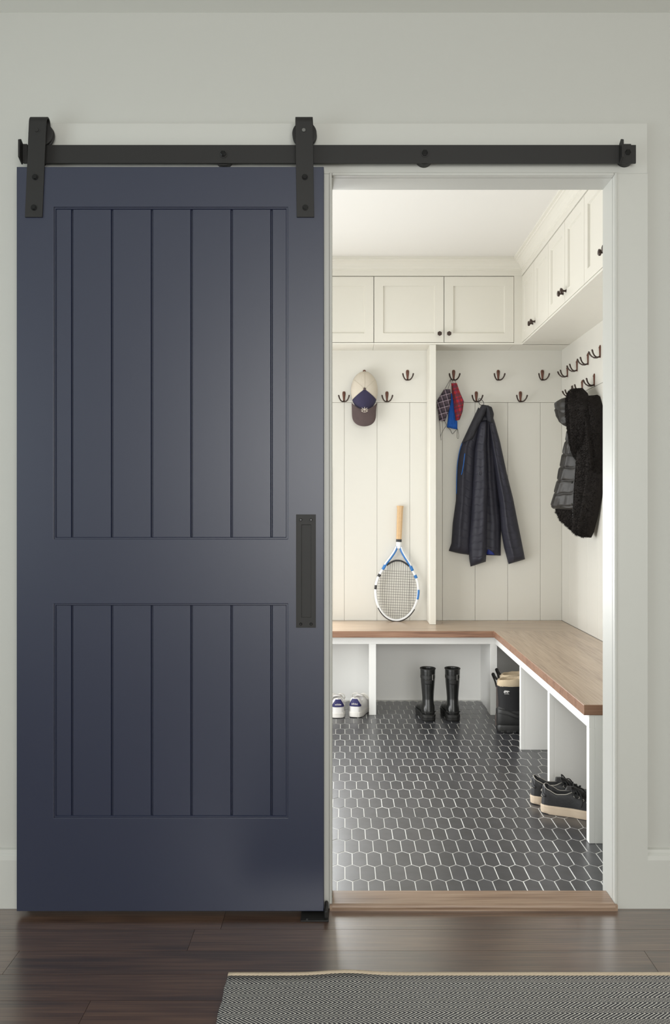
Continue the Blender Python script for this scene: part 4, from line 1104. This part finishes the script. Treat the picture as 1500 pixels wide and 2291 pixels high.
G1 = 'white sneakers in the left cubby'
s1 = sneaker('sneaker', 'white leather sneaker with navy heel tab, right one, its lace hanging loose', 'shoe', G1, 0.285, M['leather_white'], M['sole_white'], M['leather_white'], M['lace_white'], M['tab_navy'], edge=M['sole_white'], heel_text='adidas')
s2 = copy_tree(s1); s2['label'] = 'white leather sneaker with navy heel tab, left one, half hidden by the door jamb'
s1.location = (0.052, 4.985, TZ + 0.001); s1.rotation_euler = (0, 0, math.radians(75))
s2.location = (-0.036, 4.968, TZ + 0.001); s2.rotation_euler = (0, 0, math.radians(94))
G2 = 'black sneakers in the near cubby'
b1 = sneaker('sneaker', 'black leather sneaker with cream sole nearest the doorway, in front of its pair', 'shoe', G2, 0.285, M['leather_black'], M['sole_cream'], M['black_cloth'], M['cord'], M['leather_black'], edge=M['edge_grey'], zs=0.032, tall=0.098)
b2 = copy_tree(b1); b2['label'] = 'black leather sneaker with cream sole, half hidden behind its pair'
b1.location = (0.742, 3.456, TZ + 0.001); b1.rotation_euler = (0, 0, math.radians(-24))
b2.location = (0.722, 3.560, TZ + 0.001); b2.rotation_euler = (0, 0, math.radians(-16))

# rubber boots
def rubber_boot():
    t = root('rubber_boot', '', 'boot', (0, 0, 0), 0, 'black rubber boots by the back bench')
    mb = MB(); n = 28; L = 0.265
    # shaft with wall thickness
    def ringz(z, cxx, rx, ry): return [(cxx + rx * math.cos(2 * PI * k / n), ry * math.sin(2 * PI * k / n), z) for k in range(n)]
    out = [(0.028, .052, .046, .034), (0.05, .052, .049, .035), (0.085, .055, .046, .032), (0.115, .058, .043, .0305), (0.15, .061, .046, .033), (0.20, .064, .052, .0375), (0.245, .065, .055, .040), (0.276, .065, .0555, .0405)]
    inn = [(0.276, .065, .050, .035), (0.24, .065, .0495, .0345), (0.14, .061, .038, .026), (0.10, .058, .034, .024)]
    mb.loft([ringz(*r) for r in out] + [ringz(*r) for r in inn])
    # foot
    rings = []
    for q, hw, zt in ((0.03, .022, .060), (0.07, .030, .085), (0.18, .035, .105), (0.30, .036, .108), (0.42, .036, .095), (0.55, .040, .078), (0.70, .045, .068), (0.84, .043, .062), (0.93, .034, .054), (0.985, .018, .042)):
        zc = 0.5 * (0.024 + zt); rings.append([(q * L, hw * math.copysign(abs(math.cos(a)) ** 0.75, math.cos(a)), zc + (zt - zc) * math.copysign(abs(math.sin(a)) ** 0.8, math.sin(a))) for a in [2 * PI * k / 24 for k in range(24)]])
    mb.loft(rings)
    body = volume(mb, 'boot_body', M['rubber'], t, 0.0035, 5)
    ol = outline(L, 0.98, grow=0.003)
    rings = []
    for z, gsc in ((0.0, 0.97), (0.004, 0.99), (0.010, 1.0), (0.012, 0.985), (0.018, 0.99), (0.020, 1.01), (0.030, 1.01), (0.034, 0.985)):
        rings.append([((x - L / 2) * gsc + L / 2, y * gsc, z) for x, y in ol])
    s = MB().loft(rings).build('sole', M['rubber_sole'], t, smooth=True); smooth_sharp(s, 0.6)
    ol2 = outline(L, 0.97, grow=0.0)
    MB().tube([(x, y, 0.048) for x, y in ol2[2:14]] , 0.003, 6).build('heel_ridge', M['rubber_sole'], t, smooth=True)
    MB().tube([(0.0525 - 0.0530 * math.cos(a), 0.0385 * math.sin(a), 0.048) for a in [lerp(-1.25, 1.25, k / 16) for k in range(17)]], 0.0032, 6).build('heel_ridge', M['rubber_sole'], t, smooth=True)
    # top binding, strap, buckle
    MB().tube([(0.065 + 0.0555 * math.cos(a), 0.0405 * math.sin(a), 0.274) for a in [2 * PI * k / 32 for k in range(32)]], 0.0028, 6, closed=True).build('rim', M['rubber_sole'], t, smooth=True)
    st = [(0.0648 - 0.0545 * math.cos(a), 0.0392 * math.sin(a)) for a in [lerp(-1.1, 1.5, k / 20) for k in range(21)]]
    MB().loft([[(x, y, 0.226), (x * 1.0 + (x - 0.0648) * 0.05, y * 1.05, 0.226), (x + (x - 0.0648) * 0.05, y * 1.05, 0.242), (x, y, 0.242)] for x, y in st]).build('strap', M['rubber_sole'], t)
    a = -0.62
    bx_, by_ = 0.0648 - 0.059 * math.cos(a), 0.043 * math.sin(a)
    tx, ty = math.sin(a) * 0.059, 0.043 * math.cos(a); ll = math.hypot(tx, ty); tx /= ll; ty /= ll
    rect = [(-0.010, 0.220), (0.010, 0.220), (0.010, 0.248), (-0.010, 0.248)]
    MB().tube([(bx_ + tx * q, by_ + ty * q, z) for q, z in rect], 0.0018, 6, closed=True).build('buckle', M['snap'], t)
    # raised tab under the strap
    rr_ = []
    for k in range(7):
        a2 = lerp(-0.35, 0.55, k / 6); rr_.append([(0.0635 - rx_ * math.cos(a2), ry_ * math.sin(a2), z) for rx_, ry_, z in ((0.053, 0.0375, 0.196), (0.0565, 0.041, 0.200), (0.0575, 0.042, 0.216), (0.054, 0.039, 0.220))])
    MB().loft(rr_).build('pull_tab', M['rubber_sole'], t)
    return t
r1 = rubber_boot(); r1['label'] = 'black rubber boot with buckle, left of the pair under the back bench'
r2 = copy_tree(r1); r2['label'] = 'black rubber boot with buckle, right of the pair under the back bench'
r1.location = (0.452, 4.888, TZ + 0.001); r1.rotation_euler = (0, 0, math.radians(93))
r2.location = (0.583, 4.888, TZ + 0.001); r2.rotation_euler = (0, 0, math.radians(91))

# snow boots
def snow_boot():
    t = root('snow_boot', '', 'boot', (0, 0, 0), 0, 'black snow boots in the corner cubby')
    n = 28; L = 0.30
    def ringz(z, cxx, rx, ry, p=0.8): return [(cxx + rx * math.copysign(abs(math.cos(a)) ** p, math.cos(a)), ry * math.copysign(abs(math.sin(a)) ** p, math.sin(a)), z) for a in [2 * PI * k / n for k in range(n)]]
    mb = MB()
    mb.loft([ringz(*r) for r in ((0.10, .078, .070, .045), (0.15, .076, .068, .046), (0.20, .076, .071, .050), (0.236, .076, .073, .052), (0.236, .076, .060, .040), (0.12, .076, .055, .036))])
    mb.build('shaft', M['sb_nylon'], t, smooth=True); smooth_sharp(t.children[-1], 0.9)
    # rubber foot
    mb = MB(); rings = []
    for q, hw, zt in ((0.0, .024, .115), (0.03, .036, .130), (0.12, .044, .142), (0.28, .047, .140), (0.42, .047, .120), (0.58, .049, .098), (0.75, .051, .088), (0.88, .046, .078), (0.96, .034, .066), (1.0, .018, .052)):
        zc = 0.5 * (0.022 + zt); rings.append([(q * L, hw * math.copysign(abs(math.cos(a)) ** 0.6, math.cos(a)), zc + (zt - zc) * math.copysign(abs(math.sin(a)) ** 0.6, math.sin(a))) for a in [2 * PI * k / 24 for k in range(24)]])
    mb.loft(rings); mb.build('foot_shell', M['sb_rubber'], t, smooth=True)
    for z, q in ((0.108, 0.0), (0.086, 0.25)):
        MB().tube(smoothline([(0.008, -0.035, z + 0.012), (0.05, -0.0485, z + 0.006), (0.10, -0.0505, z - 0.012), (0.16, -0.0505, z - 0.022), (0.22, -0.051, z - 0.030)], 20), 0.0026, 6).build('rubber_rib', M['sb_rubber'], t, smooth=True)
    ol = outline(L, 1.14, grow=0.004)
    rings = []
    for z, gsc in ((0.0, 0.95), (0.005, 0.985), (0.012, 1.0), (0.026, 1.01), (0.034, 0.99), (0.038, 0.97)):
        rings.append([((x - L / 2) * gsc + L / 2, y * gsc, z + (0.006 if 0.10 < x < 0.13 and z < 0.01 else 0)) for x, y in ol])
    s = MB().loft(rings).build('sole', M['sb_rubber'], t, smooth=True); smooth_sharp(s, 0.6)
    for i in range(9):
        x = 0.02 + i * 0.03; MB().box(x, x + 0.018, -0.058 if x > 0.14 else -0.046, -0.030, 0.0005, 0.012).build('tread_lug', M['sb_rubber'], s, bev=0.002)
    # felt liner: soft roll standing out of the shaft
    rings = [ringz(*r) for r in ((0.19, .077, .058, .038), (0.225, .077, .066, .045), (0.236, .077, .073, .052), (0.245, .077, .074, .053), (0.262, .078, .073, .052), (0.271, .078, .067, .047), (0.268, .078, .058, .038), (0.24, .077, .050, .031), (0.17, .077, .046, .028))]
    for i, rg_ in enumerate(rings): rings[i] = [(x, y, z + 0.007 * (x - 0.07) / 0.07 + 0.0015 * math.sin(x * 130 + y * 90)) for x, y, z in rg_]
    MB().loft(rings).build('felt_liner', M['felt'], t, smooth=True)
    # brown strip up the heel and pull loop
    st = [(0.004 if z > 0.09 else -0.003, z) for z in (0.03, 0.07, 0.10, 0.14, 0.18, 0.22, 0.238)]
    MB().loft([[(x - 0.003, -0.009, z), (x - 0.003, 0.009, z), (x + 0.006, 0.016, z), (x + 0.006, -0.016, z)] for x, z in st]).build('heel_strip', M['sb_brown'], t, smooth=False)
    MB().tube(smoothline([(0.002, 0, 0.225), (-0.006, 0, 0.255), (-0.016, 0, 0.278), (-0.020, 0, 0.290), (-0.014, 0, 0.293), (-0.008, 0, 0.280), (0.004, 0, 0.262)], 24), 0.0026, 8, flat=2.2).build('pull_loop', M['cord'], t, smooth=True)
    # white woven badge with animal silhouette and lettering, on the side that faces the doorway
    yb_ = -0.0515
    bear = [(0.0, 0.004), (0.001, 0.010), (0.004, 0.0145), (0.010, 0.0155), (0.017, 0.0145), (0.022, 0.0145), (0.026, 0.0125), (0.0285, 0.0120), (0.0285, 0.0100), (0.0245, 0.0095), (0.021, 0.0085), (0.0195, 0.004), (0.017, 0.004), (0.0165, 0.007), (0.008, 0.007), (0.0065, 0.004)]
    bd_ = MB().prism([(0.034 + x, 0.201 + z) for x, z in bear], yb_ - 0.0022, yb_ + 0.006).build('animal_badge', M['leather_white'], t)
    me = text_mesh('SOREL', 0.0085, 0.0004)
    for vv in me.vertices: x, y, z = vv.co; vv.co = (0.0485 + x, yb_ - 0.0016 - z, 0.2005 + y)
    link('badge_lettering', me, M['leather_white'], bd_)
    return t
n1 = snow_boot(); n1['label'] = 'black snow boot with cream felt liner and white badge, nearer of the pair'
n2 = copy_tree(n1); n2['label'] = 'black snow boot behind its pair, only its cream felt liner showing'
n1.location = (0.775, 4.690, TZ + 0.001); n1.rotation_euler = (0, 0, math.radians(-4))
n2.location = (0.815, 4.825, TZ + 0.001); n2.rotation_euler = (0, 0, math.radians(2))
